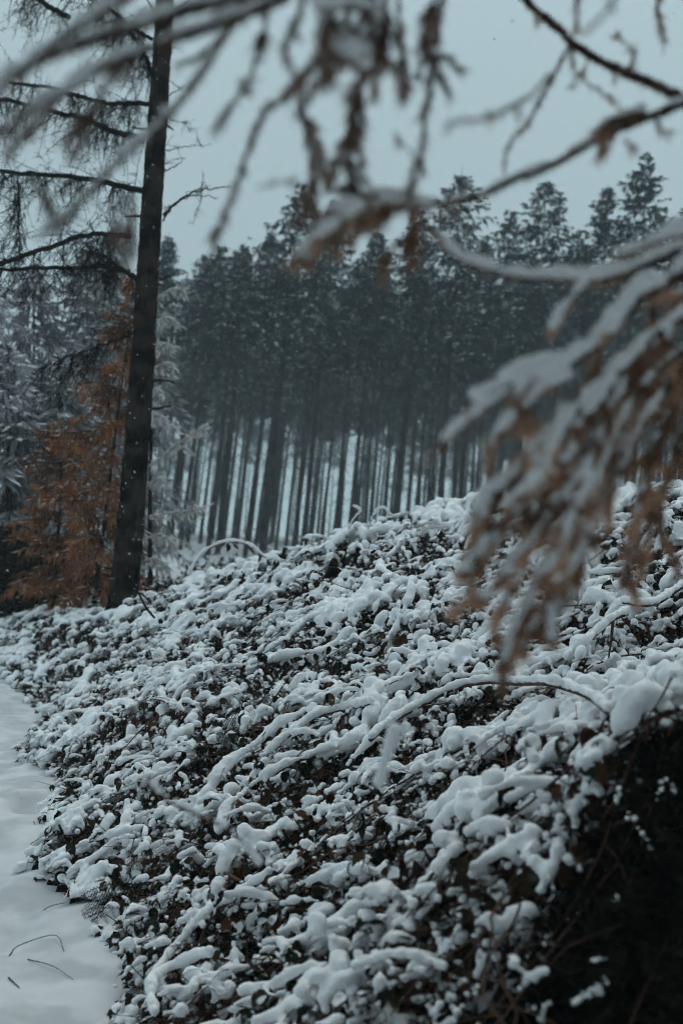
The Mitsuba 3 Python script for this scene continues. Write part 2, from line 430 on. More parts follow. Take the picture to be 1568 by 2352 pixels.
RIDGE = np.array([at(u, v, d) for u, v, d in [(864, 2350, 2.05), (934, 2270, 2.1), (1009, 2185, 2.18), (1109, 2080, 2.26), (1194, 2010, 2.3), (1314, 1912, 2.36), (1380, 1810, 2.42), (1450, 1745, 2.42), (1568, 1665, 2.45), (1700, 1560, 2.55)]])
RIDGE = RIDGE[np.argsort(RIDGE[:, 0])]


def sample_bank(n, ylo, yhi, tmin=0.03):
    out = []
    while sum(map(len, out)) < n:
        y = rng.uniform(ylo, yhi, 4 * n); x = rng.uniform(-0.345, 0.345, 4 * n) * (y + 1)
        ok = (thick(x, y) > tmin) & ~shrub_zone(x, y) & (x > -7) & (x < 5.5)
        out.append(np.stack([x[ok], y[ok]], 1))
    return np.vstack(out)[:n]


def area_bank(ylo, yhi):
    y, x = rng.uniform(ylo, yhi, 20000), rng.uniform(-1, 1, 20000)
    X = x * 0.345 * (y + 1)
    return (2 * 0.345 * (y + 1) * ((thick(X, y) > 0.03) & ~shrub_zone(X, y))).mean() * (yhi - ylo)


cane_items, stem_pts, leaf_at, snow_c, snow_r = [], [], [], [], []
BANDS = [(1.7, 3.1, 88, 1.0), (3.1, 5.4, 98, 0.95), (5.4, 7.6, 104, 0.93), (7.6, 13.3, 48, 1.2)]
for ylo, yhi, dens, fat in BANDS:
    n = int(dens * area_bank(ylo, yhi))
    for x, y in sample_bank(n, ylo, yhi):
        g = np.array([grid(GRADX, x, y), grid(GRADY, x, y)])
        dirn = -g / (np.linalg.norm(g) + 0.12) * 1.0 + np.array([-0.35, -0.2]) + rng.normal(0, 0.75, 2)
        dirn = dirn / np.linalg.norm(dirn)
        L = rng.uniform(0.35, 1.05) * (1 if fat < 1.3 or y < 5 else 1.4)
        h = rng.uniform(0.01, 0.13) * L ** 0.5
        m = max(8, int(L / 0.045))
        t = np.linspace(0, 1, m)
        bend = rng.normal(0, 0.16) * L
        perp = np.array([-dirn[1], dirn[0]])
        P2 = np.array([x, y]) + np.outer(t * L, dirn) + np.outer(bend * np.sin(math.pi * t), perp) + np.cumsum(rng.normal(0, 0.008, (m, 2)), 0)
        if (thick(P2[:, 0], P2[:, 1]) < 0.03).any():                      # canes end where the bank meets the path
            m = int(np.argmax(thick(P2[:, 0], P2[:, 1]) < 0.03) + 1)
            if m < 5: continue
            P2, t = P2[:m], t[:m]
        cz = canopy(P2[:, 0], P2[:, 1])
        z = cz[0] - 0.05 + (cz[-1] - 0.07 - cz[0] + 0.05) * t / t[-1] + h * 4 * t * (1 - t) * (1.25 - 0.5 * t)
        z = np.maximum(z, cz - 0.06)
        z = np.minimum(z, cz + 0.16)
        z[1:-1] = (z[:-2] + z[1:-1] * 2 + z[2:]) / 4
        z = np.maximum(z, path_z(P2[:, 0], P2[:, 1]) + 0.012)
        P = np.column_stack([P2, z])
        r0 = rng.uniform(0.0022, 0.0042)
        cane_items.append((P, np.linspace(r0, r0 * 0.45, m)))
        load = np.clip(rng.lognormal(-0.22, 0.40), 0.35, 1.8) * (rng.random() > 0.1)
        ph, fr = rng.uniform(0, 9), rng.uniform(14, 30)
        tang = unit(np.gradient(P, axis=0))
        for k in range(1, m):
            for s in (0, 0.33, 0.67):
                if k + s > m - 1: continue
                p = P[k] * (1 - s) + P[min(k + 1, m - 1)] * s
                lump = 0.80 + 0.30 * math.sin(ph + fr * t[k] * L) * math.sin(ph * 2 + 9 * t[k] * L) + rng.normal(0, 0.17)
                r = 0.019 * load * lump * fat * (1 - 0.45 * abs(tang[k, 2]))
                if thick(p[0], p[1]) < 0.02: r *= 0.7
                if thick(p[0], p[1]) < -0.02: continue
                on = (1 - 0.8 * grid(HOL, p[0], p[1])) if p[2] > canopy(p[0], p[1]) + 0.03 else np.clip(1.25 - 0.75 * grid(SLOPE, p[0], p[1]), 0.3, 1.0) * (1 - 0.8 * grid(HOL, p[0], p[1]))
                r *= on
                if r > 0.006:
                    snow_c.append(p + [0, 0, 0.55 * r]); snow_r.append(r)
        # short side twigs, each with its own crumbs of snow
        for _ in range(rng.integers(3, 7) if fat < 1.31 else 2):
            k = rng.integers(1, m); q = P[k]
            if thick(q[0], q[1]) < 0.03: continue
            az = math.atan2(dirn[1], dirn[0]) + rng.choice([-1, 1]) * rng.uniform(0.4, 1.3)
            l = rng.uniform(0.06, 0.2); tt = np.linspace(0, 1, 6)
            Q = q + np.outer(tt * l, [math.cos(az), math.sin(az), rng.uniform(-0.2, 0.55)]) - np.outer(tt ** 2 * l * 0.5, [0, 0, 1.0])
            if thick(Q[5, 0], Q[5, 1]) < 0.04: continue
            cane_items.append((Q, np.linspace(0.0018, 0.0009, 6)))
            leaf_at.append((Q[4], unit(Q[5] - Q[4]), fat))
            ld = rng.uniform(0.4, 1.3)
            for s in np.arange(0.1, 1.01, 0.011 / l):
                p = q + (Q[min(int(s * 5) + 1, 5)] - Q[min(int(s * 5), 4)]) * (s * 5 - min(int(s * 5), 4)) + Q[min(int(s * 5), 4)] - q
                r = 0.0105 * ld * fat * rng.uniform(0.65, 1.25)
                if r > 0.0065 and thick(p[0], p[1]) > 0.02 and rng.random() > grid(HOL, p[0], p[1]) * 0.7:
                    snow_c.append(p + [0, 0, 0.6 * r]); snow_r.append(r)
        # leaves: groups of three along the cane
        for k in range(2, m, 2 if fat < 1.31 else 3):
            if rng.random() < 0.6:
                leaf_at.append((P[k], tang[k], fat))

leaf_at = [(p, t, f) for p, t, f in leaf_at]
LB, LD, LS, LN, LL, LW = [], [], [], [], [], []
for p, t, f in leaf_at:
    az0 = rng.uniform(0, 2 * math.pi)
    stalk = p + np.array([math.cos(az0), math.sin(az0), rng.uniform(-0.6, 0.6)]) * rng.uniform(0.02, 0.06)
    heavy = rng.random() < 0.62 * (1 - 0.85 * grid(HOL, p[0], p[1])) * (1.0 if p[2] > canopy(p[0], p[1]) + 0.02 else np.clip(1.3 - 0.9 * grid(SLOPE, p[0], p[1]), 0.15, 1))
    for j in range(3):
        az = az0 + (j - 1) * 1.15 + rng.normal(0, 0.2)
        tilt = rng.uniform(-0.9, 0.15) if heavy else rng.uniform(-1.35, -0.3)
        d = np.array([math.cos(az) * math.cos(tilt), math.sin(az) * math.cos(tilt), math.sin(tilt)])
        s = unit(np.cross(d, [0, 0, 1.0]) + rng.normal(0, 0.25, 3)); s = unit(s - d * (s @ d))
        nrm = np.cross(s, d)
        L = rng.uniform(0.035, 0.065) * (f if f < 1.31 else 1.2)
        LB.append(stalk); LD.append(d); LS.append(s); LN.append(nrm); LL.append(L); LW.append(L * rng.uniform(0.6, 0.8))
        if heavy and tilt > -0.75 and thick(stalk[0], stalk[1]) > 0.0:
            r = L * rng.uniform(0.18, 0.30)
            for q in (0.12, 0.4, 0.68, 0.92):
                snow_c.append(stalk + d * L * q - nrm * L * 0.3 * q * q + s * rng.normal(0, 0.15 * L) + [0, 0, r * 0.6]); snow_r.append(r * rng.uniform(0.75, 1.2) * (1.1 - 0.4 * q))

# ribbons of snow that hang over the edges of the domes
for ylo, yhi, dens, fat in BANDS:
    for x, y in sample_bank(int(105 * dens / 60 * area_bank(ylo, yhi)), ylo, yhi, 0.06):
        if grid(FACE, x, y) > 0.0 or grid(HOL, x, y) > 0.4: continue
        q = np.array([x, y]); v = np.array([rng.normal(-0.1, 0.3), -0.5]); v /= np.linalg.norm(v)
        r0 = rng.uniform(0.011, 0.023) * fat
        lift = rng.uniform(0.0, 0.05)
        pz = None; cz_ = []
        for step in range(rng.integers(8, 24)):
            gd = -np.array([grid(SLX, *q), grid(SLY, *q)])
            v = v * 0.72 + 0.28 * gd / (np.linalg.norm(gd) + 0.2) + rng.normal(0, 0.05, 2); v /= np.linalg.norm(v)
            sl = max(0.35, 1 / math.sqrt(1 + float(gd @ gd)))
            q = q + v * 0.018 * fat * sl
            if thick(*q) < 0.01: break
            z = float(canopy(*q)) + lift - 0.01
            if pz is not None: z = max(z, pz - 0.022 * fat)
            pz = z
            r = r0 * (1.05 + 0.25 * math.sin(step * 0.9 + x * 50) + rng.normal(0, 0.12)) * (1 - 0.02 * step)
            cz_.append((q[0], q[1], z))
            if r > 0.006: snow_c.append([q[0], q[1], z + 0.4 * r]); snow_r.append(r)
        if len(cz_) > 4: cane_items.append((np.array(cz_), np.linspace(0.003, 0.0015, len(cz_))))

# broad quilts of snow where the stems lie thick
for ylo, yhi, dens, fat in BANDS:
    for x, y in sample_bank(int(95 * dens / 60 * area_bank(ylo, yhi)), ylo, yhi):
        if grid(SLOPE, x, y) > 1.0 or grid(FACE, x, y) > 0.035 or grid(_n1, x, y) < -0.6 or grid(HOL, x, y) > 0.3: continue
        for _ in range(4):
            r = rng.uniform(0.016, 0.034) * fat
            q = np.array([x, y]) + rng.normal(0, 0.05, 2)
            snow_c.append([q[0], q[1], canopy(q[0], q[1]) + rng.uniform(-0.045, 0.015)]); snow_r.append(r)

# long smooth drapes of snow along the ridge above the dark shrub
for pts, rad in [([(1420, 1790), (1330, 1825), (1250, 1860), (1150, 1910), (1050, 1955), (1000, 1985)], 0.036), ([(1330, 1885), (1270, 1925), (1190, 1985), (1100, 2060), (1040, 2130), (990, 2190), (920, 2255), (850, 2310)], 0.026),
                 ([(1500, 1745), (1400, 1790), (1330, 1800), (1230, 1815), (1130, 1810), (1070, 1800)], 0.032), ([(1250, 1880), (1180, 1940), (1110, 1990), (1030, 2040), (980, 2070)], 0.034), ([(1600, 1650), (1500, 1720), (1420, 1760), (1340, 1790)], 0.034),
                 ([(1320, 1870), (1240, 1910), (1160, 1930)], 0.034), ([(1000, 2130), (940, 2190), (870, 2240), (820, 2300), (780, 2350)], 0.028), ([(1080, 1850), (1000, 1855), (950, 1880), (900, 1900)], 0.026), ([(900, 2060), (840, 2100), (780, 2150), (700, 2170), (620, 2210)], 0.030), ([(860, 2200), (780, 2230), (700, 2290), (650, 2345)], 0.032)]:
    for a, c in zip(pts[:-1], pts[1:]):
        for s in np.linspace(0, 1, 7)[:-1]:
            u, v = a[0] + (c[0] - a[0]) * s, a[1] + (c[1] - a[1]) * s
            q = ray(u, v); d = 1.75
            while d < 5:
                p = EYE + d * q
                if p[2] < canopy(p[0], p[1]) + 0.03: break
                d += 0.015
            for _ in range(2):
                snow_c.append(p + rng.normal(0, 0.016, 3)); snow_r.append(0.5 * rad * rng.uniform(0.6, 1.2))

# snow falls from above: what lies under a higher stem stays barer
snow_c, snow_r = np.array(snow_c), np.array(snow_r)
keep = in_view(snow_c[:, 0], snow_c[:, 1]) & ~shrub_zone(snow_c[:, 0], snow_c[:, 1])
snow_c, snow_r = snow_c[keep], snow_r[keep]
order = np.argsort(-snow_c[:, 2])
snow_c, snow_r = snow_c[order], snow_r[order]
cell = 0.03
top = {}
for i in range(len(snow_c)):
    x, y, z = snow_c[i]
    kx, ky = int(math.floor(x / cell)), int(math.floor(y / cell))
    above = max((top.get((kx + a, ky + b), -9) for a in (-1, 0, 1) for b in (-1, 0, 1)))
    if above > z + 0.06:
        snow_r[i] *= 0.0 if rng.random() < 0.6 else 0.75
    elif (kx, ky) not in top:
        top[(kx, ky)] = z
ok = snow_r > 0.006
snow_c, snow_r = snow_c[ok], snow_r[ok]
EXTRA_C, EXTRA_R = [], []      # snow on the single canes and ridge is added by their builders


def snow_band(ylo, yhi, h, seed):
    R = snow_r * 1.5
    m = (snow_c[:, 1] + R > ylo - 2 * h) & (snow_c[:, 1] - R < yhi + 2 * h)
    c, r = snow_c[m], snow_r[m]
    lo = np.array([max(c[:, 0].min() - 0.1, -7), ylo - h, c[:, 2].min() - 0.1])
    hi = np.array([c[:, 0].max() + 0.1, yhi, c[:, 2].max() + 0.12])
    return blob_mesh(c, r, h, seed=seed, lo=lo, hi=hi, rough=0.085, flat=1.12)


B = [(1.5, 3.1, 0.0085), (3.1, 5.4, 0.0080), (5.4, 7.6, 0.0105), (7.6, 10.2, 0.02), (10.2, 13.6, 0.024)]
thicket = thing('bramble_thicket', 'thicket of snow laden brambles sprawling over the whole bank beside the path', 'brambles', kind='stuff')
nets = [snow_band(a, b, h, k) for k, (a, b, h) in enumerate(B)]
print('snow tris', [len(x[1]) for x in nets], len(snow_c))
scene[thicket + '__snow'] = mikit.ply(join(*nets), 'm_snow', smooth=True)
scene[thicket + '__cane'] = mikit.ply(tubes(cane_items, 4), 'm_cane', smooth=True)
LB, LD, LS, LN, LL, LW = map(np.array, (LB, LD, LS, LN, LL, LW))
keep = in_view(LB[:, 0], LB[:, 1]) & (thick(LB[:, 0], LB[:, 1]) > 0.0) & ~shrub_zone(LB[:, 0], LB[:, 1])
LB, LD, LS, LN, LL, LW = (a[keep] for a in (LB, LD, LS, LN, LL, LW))
brown = rng.random(len(LB)) < 0.3
for nm, mk, mt in (('leaf', ~brown, 'm_leaf'), ('dead_leaf', brown, 'm_leaf_brown')):
    scene[thicket + '__' + nm] = mikit.ply(leaves(LB[mk], LD[mk], LS[mk], LN[mk], LL[mk], LW[mk], 0.2, 0.3), mt, smooth=True)
# dead stalks and fern tatters in the hollows
st = []
for ylo, yhi, dens in ((1.7, 3.2, 260), (3.2, 5.6, 260), (5.6, 9, 120)):
    for x, y in sample_bank(int(dens * area_bank(ylo, yhi)), ylo, yhi):
        if thick(x, y) < 0.1: continue
        z = grid(SOIL, x, y); H = rng.uniform(0.08, 0.26)
        d = np.array([rng.normal(-0.2, 0.7), rng.normal(-0.2, 0.7), 1.0]); d = unit(d)
        m = np.array([x, y, z]) + d * H * 0.55 + rng.normal(0, 0.012, 3)
        e = np.array([x, y, z]) + d * H + np.array([rng.normal(0, 0.05), rng.normal(-0.02, 0.05), -0.04])
        st.append((np.array([[x, y, z - 0.01], m, e]), [0.0022, 0.0018, 0.001]))
scene[thicket + '__dead_stalk'] = mikit.ply(tubes(st, 3), 'm_stalk')

for nm, lab in (('snow', 'lumpy snow draped over stems and leaves'), ('cane', 'thin arching bramble canes'), ('leaf', 'dark green bramble leaves'), ('dead_leaf', 'withered brown bramble leaves'), ('dead_stalk', 'dead stalks in the hollows'), ('dead_frond', 'withered bracken fronds')):
    stuff(thicket + '__' + nm, lab)


# bracken: rachis, pinnae, and on each pinna a comb of pinnules
def frond(p0, d0, L, W, curl, r, roll=0.0):
    n = 12
    t = np.linspace(0, 1, n)
    d0 = unit(np.asarray(d0, float))
    side = unit(np.cross(d0, [0, 0, 1.0]) + 1e-6)
    up = np.cross(side, d0)
    side = side * math.cos(roll) + up * math.sin(roll); up = np.cross(side, d0)
    P = p0 + np.outer(t * L, d0) - np.outer(curl * L * t ** 2, [0, 0, 1.0]) + np.outer(0.06 * L * np.sin(3 * t + r.uniform(0, 6)), side)
    T = unit(np.gradient(P, axis=0))
    items = [(P, np.linspace(0.0022, 0.0007, n))]
    b, dd, ss, ll, ww = [], [], [], [], []
    for k in range(2, n):
        for s in (-1, 1):
            l = W * (1 - (t[k] - 0.1) ** 1.3) * r.uniform(0.8, 1.1) * (1 if t[k] < 0.97 else 0.4) + 0.01
            pd = unit(T[k] * 0.45 + s * side + up * r.normal(-0.1, 0.12))
            q = P[k] + np.outer(np.linspace(0, l, 4), pd) - np.outer(np.linspace(0, 1, 4) ** 2 * l * r.uniform(0.1, 0.45), [0, 0, 1.0])
            items.append((q, np.linspace(0.0011, 0.0006, 4)))
            m = max(4, int(l / 0.0105))
            u = np.linspace(0.08, 1, m)
            c = np.stack([np.interp(u, np.linspace(0, 1, 4), q[:, a]) for a in range(3)], 1)
            for e in (-1, 1):
                b.append(c); dd.append(np.tile(unit(e * T[k] * 0.9 + pd * 0.25 - up * 0.15), (m, 1))); ss.append(np.tile(pd, (m, 1)))
                ll.append(0.014 * (1 - 0.75 * u) * W / 0.12 + 0.004); ww.append(np.full(m, 0.0052))
    cat = np.concatenate
    return join(tubes(items, 3), diamonds(cat(b), unit(cat(dd)), cat(ss), cat(ll), cat(ww)))

# ---------------------------------------------------------------- conifers
def conifer(H, base, Rmax, r, dz, nper, L, W, trunk_r, snow, e_low=-0.25, e_top=0.6, droop=0.35, nshoot=8, dead=0, hang=0.35, top_pow=0.8, fine=False, lop=None, cross=True):
    """Trunk, limbs, foliage and snow of one tree standing at the origin. lop(azimuth, height share) scales the branches."""
    zz = np.linspace(-0.3, H, 14)
    wob = np.cumsum(r.normal(0, 0.012 * H / 12, (14, 2)), 0)
    P = np.column_stack([wob - wob[0], zz])
    trunk = tubes([(P, trunk_r * (1 - 0.93 * np.clip(zz / H, 0, 1)) * (1 + 0.25 * np.exp(-np.maximum(zz, 0) * 4)))], 9 if fine else 7)
    fb, fd, fs, fl, fw, limbs, sc, sd, sl, sw = [], [], [], [], [], [], [], [], [], []
    z = base
    while z < H * 0.985:
        f = (z - base) / (H - base)
        R = Rmax * max(1 - f, 0.02) ** top_pow * min(1, 0.55 + 3.5 * f)
        c0 = np.array([np.interp(z, zz, P[:, 0]), np.interp(z, zz, P[:, 1]), z])
        for q in range(max(3, int(nper * (1 - 0.3 * f)))):
            az = r.uniform(0, 2 * math.pi)
            B = R * r.uniform(0.55, 1.2) * (lop(az, f) if lop else 1)
            if B < 0.03: continue
            el = e_low + (e_top - e_low) * f + r.normal(0, 0.14)
            d = np.array([math.cos(az) * math.cos(el), math.sin(az) * math.cos(el), math.sin(el)])
            t = np.linspace(0, 1, 6)
            Q = c0 + [0, 0, r.uniform(-dz, dz) * 0.5] + np.outer(t * B, d) - np.outer(B * droop * t ** 2, [0, 0, 1.0]) + np.outer(B * 0.12 * t ** 4, [0, 0, 1.0])
            limbs.append((Q, np.linspace(max(0.004, trunk_r * 0.09), 0.003, 6)))
            T = unit(np.gradient(Q, axis=0))
            sidev = unit(np.cross(T, [0, 0, 1.0]))
            m = max(3, int(nshoot * (0.4 + 0.6 * B / Rmax)))
            for s in np.concatenate([r.uniform(0.18, 1.0, m), [1.0]]):
                k = min(int(s * 5), 4); a = s * 5 - k
                p = Q[k] * (1 - a) + Q[k + 1] * a
                sg = 1 if r.random() < 0.5 else -1
                if s == 1.0: dv = T[5]
                elif r.random() < hang: dv = T[k] * 0.35 + sidev[k] * sg * 0.3 + np.array([0, 0, -0.9])
                else: dv = T[k] * r.uniform(0.4, 0.9) + sidev[k] * sg * 0.85 + np.array([0, 0, r.normal(-0.12, 0.15)])
                dv = unit(dv)
                ll = L * r.uniform(0.6, 1.25) * (1.15 - 0.5 * s) * (0.5 + 0.5 * min(1, B / (0.5 * Rmax)))
                s1 = unit(np.cross(dv, [0.1, 0.05, 1.0])); s2 = np.cross(dv, s1)
                for sv, wk in ((s1, 1.0), (s2, 0.8))[:2 if cross else 1]:
                    fb.append(p); fd.append(dv); fs.append(sv); fl.append(ll); fw.append(W * wk * r.uniform(0.7, 1.3))
                if r.random() < snow and dv[2] > -0.6:
                    sc.append(p + dv * ll * r.uniform(0.35, 0.7) + [0, 0, W * 0.25 - 0.1 * ll]); sd.append(dv); sl.append(ll * r.uniform(0.22, 0.5)); sw.append(W * r.uniform(0.3, 0.62))
        z += dz * r.uniform(0.7, 1.3) * (1 - 0.45 * f)
    for _ in range(dead):
        zd = r.uniform(0.8, base + 0.8); az = r.uniform(0, 2 * math.pi); B = r.uniform(0.25, 1.1) * (0.5 + 0.5 * zd / base)
        c0 = np.array([np.interp(zd, zz, P[:, 0]), np.interp(zd, zz, P[:, 1]), zd])
        t = np.linspace(0, 1, 4)
        limbs.append((c0 + np.outer(t * B, [math.cos(az), math.sin(az), -0.15]) - np.outer(t ** 2 * B * 0.35, [0, 0, 1.0]), np.linspace(0.014, 0.004, 4)))
    a = np.array
    crown = diamonds(a(fb), a(fd), a(fs), a(fl), a(fw), sag=0.12)
    snowm = lumps(a(sc), a(sd), a(sl), a(sw), a(sw) * 0.6, r, fine) if sc else None
    return dict(trunk=trunk, limbs=tubes(limbs, 3), crown=crown, snow=snowm)


def stand(mesh, p0, p1, H, spin=0.0):
    """Matrix that sets a tree of height H with its foot at p0 and its tip at p1."""
    ax = np.asarray(p1, float) - p0
    s = np.linalg.norm(ax) / H; ax = unit(ax)
    x = unit(np.cross([0, 1, 0], ax)); y = np.cross(ax, x)
    c, sn = math.cos(spin), math.sin(spin)
    M = np.eye(4)
    M[:3, 0], M[:3, 1], M[:3, 2], M[:3, 3] = s * (c * x + sn * y), s * (c * y - sn * x), s * ax, p0
    return mi.ScalarTransform4f(M.tolist())


def foot(u, d):
    """The ground point d metres ahead that shows in pixel column u."""
    v = 1300.0
    for _ in range(12):
        p = at(u, v, d)
        v += (p[2] - path_z(p[0], p[1])) / (d * K) * 0.9
    return at(u, v, d), v


# the plantation: five kinds of tall spruce, stood in rows
PH = 12.0
protos = []
for k in range(8):
    r = np.random.default_rng(300 + k)
    high = k < 5                                     # the edge rows carry their crowns high, the inner ones lower
    c = conifer(PH, (8.1 + 0.9 * r.random()) if high else 6.8 + 0.8 * r.random(), 1.55 + 0.5 * r.random(), r, 0.20, 8, 0.36, 0.095, 0.078 + 0.03 * r.random(), (0.16 + 0.035 * k) if high else 0.38, dead=34, nshoot=11, hang=0.22, top_pow=1.0, droop=0.28, e_top=0.4)
    g = f'kind_of_spruce_{k}'
    scene[g] = dict(type='shapegroup', trunk=mikit.ply(c['trunk'], 'm_forest_bark', smooth=True), dead_branches=mikit.ply(c['limbs'], 'm_forest_bark'),
                    crown=mikit.ply(c['crown'], 'm_needle'), snow=mikit.ply(c['snow'], 'm_snow_far'))
    protos.append(g)


def add_spruce(p0, p1, label, group=None):
    key = thing('spruce_tree', label, 'tree', group)
    scene[key] = dict(type='instance', shapes=dict(type='ref', id=protos[int(rng.integers(5) if p0[1] < 44 else rng.integers(5, 8))]), to_world=stand(None, p0, p1, PH, rng.uniform(0, 6.28)))
    for nm, lab_ in (('dead_branches', 'dead lower branches'), ('crown', 'needled crown'), ('snow', 'snow clumps in the crown')): stuff(f'{key}__{nm}', lab_)
    return key


LEAN = lambda u: math.radians(np.interp(u, [300, 400, 900, 1300, 1568], [8, 7.6, 4.6, 3.0, 2.0]))
SKY_TOPS = [(395, 545, 34, 'spruce whose tip shows just right of the big dark trunk'), (478, 572, 40, 'small misty spruce tip in the dip right of the big trunk'), (545, 566, 44, 'faint spruce top left of the tallest middle tree'),
            (690, 415, 33, 'tall ragged spruce rising above its neighbours in the middle of the plantation'), (775, 452, 36, 'spruce top behind the rusty hanging twig tips'), (868, 520, 35, 'spruce with bright snow clumps below the brown branch end'),
            (962, 470, 37, 'spruce top behind the joint of the long rusty branch'), (1062, 383, 34, 'slim spruce with a needle sharp tip just right of centre'), (1170, 478, 38, 'short spruce top between two taller sharp tips'),
            (1254, 398, 35, 'narrow spruce spire left of the broad right hand crowns'), (1395, 420, 33, 'broad flat topped spruce crown at the right of the skyline'), (1482, 345, 32, 'tallest broad spruce crown near the right edge of the skyline'),
            (1580, 470, 34, 'spruce crown cut by the right edge of the picture'), (625, 520, 46, 'distant spruce just left of the tall ragged tree'), (1330, 520, 45, 'distant pale spruce between the right hand crowns')]
for u, v, d, lab in SKY_TOPS:
    vb = 1290
    ub = u - (vb - v) * math.tan(LEAN(u))
    p0, _ = foot(ub, d)
    add_spruce(p0, at(u, v, d + 0.3), lab)
row, front = 0, []
for d in np.concatenate([[32.5, 34.6, 36.8, 39.2, 42, 50, 52.5, 55, 57.5, 60, 63, 66, 70, 75]]):
    w = 0.30 * d * 1.12
    x = -0.16 * d if d < 48 else -0.24 * d
    x += rng.uniform(0, 1)
    while x < w:
        p0 = np.array([x, d + rng.normal(0, 0.5), 0.0]); p0[2] = path_z(p0[0], p0[1]) - 0.05
        u = 784 + x / d / K
        h = rng.uniform(7.9, 10.3) * (1.0 if d < 48 else 1.32)
        nat = LEAN(np.clip(u, 300, 1568)) - ROLL - (0.0) + rng.normal(0, 0.012)
        p1 = p0 + h * np.array([math.sin(nat), rng.normal(0, 0.02), 1.0])
        if d < 33 and 345 < u < 1110:
            front.append((u, add_spruce(p0, p1, '')))
        else: add_spruce(p0, p1, 'straight spruce of the dense misty plantation, bare below and snow flecked above', 'spruces massed in the plantation')
        x += rng.uniform(0.8, 2.0) if d < 44 else rng.uniform(1.5, 3.0)
    row += 1

for dd_ in (98, 112, 128):                                              # far stand added to dim the bright gaps between the trunks
    x = -0.2 * dd_
    while x < 0.2 * dd_:
        p0 = np.array([x, dd_ + rng.normal(0, 2.0), 0.0]); p0[2] = path_z(p0[0], p0[1]) - 0.05
        p1 = p0 + rng.uniform(8.5, 12.5) * np.array([rng.normal(0.03, 0.015), rng.normal(0, 0.02), 1.0])
        add_spruce(p0, p1, 'far spruce added to dim the bright gaps between the trunks of the plantation', 'added far spruces beyond the plantation')
        x += rng.uniform(2.2, 6.0)

WORDS = 'first second third fourth fifth sixth seventh eighth ninth tenth eleventh twelfth thirteenth fourteenth fifteenth sixteenth seventeenth eighteenth'.split()
for q, (u, key) in enumerate(sorted(front)):
    labels[key]['label'] = f'bare spruce trunk of the front row of the plantation, {WORDS[q]} from the left'

# snow laden young conifers at the left
def single(name, label, cat, c, M, mats, group=None):
    key = thing(name, label, cat, group)
    for part, mat in mats.items():
        if c.get(part) is None: continue
        nm = {'limbs': 'branches'}.get(part, part)
        scene[f'{key}__{nm}'] = mikit.ply(c[part], mat, smooth=part == 'trunk', to_world=M)
        if part != 'trunk': stuff(f'{key}__{nm}', {'branches': 'thin branches', 'crown': 'dense sprays of needles', 'snow': 'snow lying on the sprays'}[nm])
    return key


GREYMATS = dict(trunk='m_bark', limbs='m_twig_dark', crown='m_needle_grey', snow='m_frost')
for k, (ub, vt, ut, d, R, lab) in enumerate([(-60, 560, -70, 17, 1.5, 'snow laden conifer half cut by the left edge of the picture'), (70, 600, 78, 18.5, 1.35, 'broad frosted conifer behind the lowest bare limbs at the left'),
                                             (185, 575, 205, 20, 1.3, 'grey snowy conifer left of the big dark trunk'), (20, 800, 20, 14.2, 1.0, 'low drooping frosted conifer in front at the left edge'),
                                             (305, 610, 330, 22, 1.2, 'frosted conifer hidden behind the big dark trunk'), (130, 830, 138, 15.5, 1.0, 'shadowed young conifer behind the rusty larch')]):
    p0, vb = foot(ub, d)
    p1 = at(ut, vt, d)
    H = float(np.linalg.norm(p1 - p0))
    r = np.random.default_rng(500 + k)
    c = conifer(H, 0.45, R, r, 0.21, 8, 0.40, 0.060, 0.07, 0.75, e_low=-0.35, e_top=0.4, droop=0.45, nshoot=18, hang=0.30, top_pow=0.6, fine=False)
    single('snowy_conifer', lab, 'tree', c, stand(None, p0, p1, H), GREYMATS)

for k, (ub, vb_, ut, vt, d, R, lab) in enumerate([(205, 0, 300, 640, 11.6, 0.62, 'rust brown larch sapling with drooping dead needles left of the big trunk'), (120, 0, 150, 960, 12.2, 0.55, 'smaller rusty larch sapling dusted with snow at the far left')]):
    p0, _ = foot(ub, d); p1 = at(ut, vt, d); H = float(np.linalg.norm(p1 - p0))
    r = np.random.default_rng(540 + k)
    c = conifer(H, 0.15, R, r, 0.13, 7, 0.16, 0.020, 0.03, 0.30, e_low=-0.15, e_top=0.5, droop=0.4, nshoot=30, hang=0.5, top_pow=0.38, lop=lambda az, f: 1.0 + 0.25 * math.cos(az - math.pi))
    single('larch_sapling', lab, 'tree', c, stand(None, p0, p1, H), dict(trunk='m_bark', limbs='m_twig_dark', crown='m_rust', snow='m_frost'))
r = np.random.default_rng(565)
key = thing('frosted_sapling', 'young spruce with pale frosted sprays reaching out right of the big trunk', 'tree')
Ds = 11.4
SPR = [([(338, 1075), (385, 1040), (430, 1005), (466, 982)], 1.0), ([(335, 1190), (390, 1180), (430, 1175), (466, 1168)], 0.9), ([(340, 965), (362, 955), (382, 965), (386, 985)], 0.8), ([(342, 900), (360, 893), (375, 905)], 0.7), ([(345, 915), (350, 960)], 0.6), ([(332, 1240), (370, 1230), (400, 1250)], 0.8),
       ([(330, 1290), (360, 1285), (385, 1305)], 0.6), ([(340, 1120), (365, 1100), (380, 1110)], 0.6), ([(350, 800), (375, 790), (400, 800)], 0.6), ([(352, 745), (385, 730), (410, 745)], 0.6), ([(356, 690), (395, 665), (425, 672)], 0.7), ([(350, 850), (380, 835), (400, 840)], 0.5)]
tk = curve([at(u, v, Ds) for u, v in [(345, 1345), (344, 1200), (347, 1000), (352, 800), (358, 640)]], 20)
scene[key + '__trunk'] = mikit.ply(tubes([(tk, np.linspace(0.028, 0.006, 20))], 7), 'm_bark', smooth=True)
fb, fd, fs, fl, fw, sc, sd, sl, sw = ([] for _ in range(9))
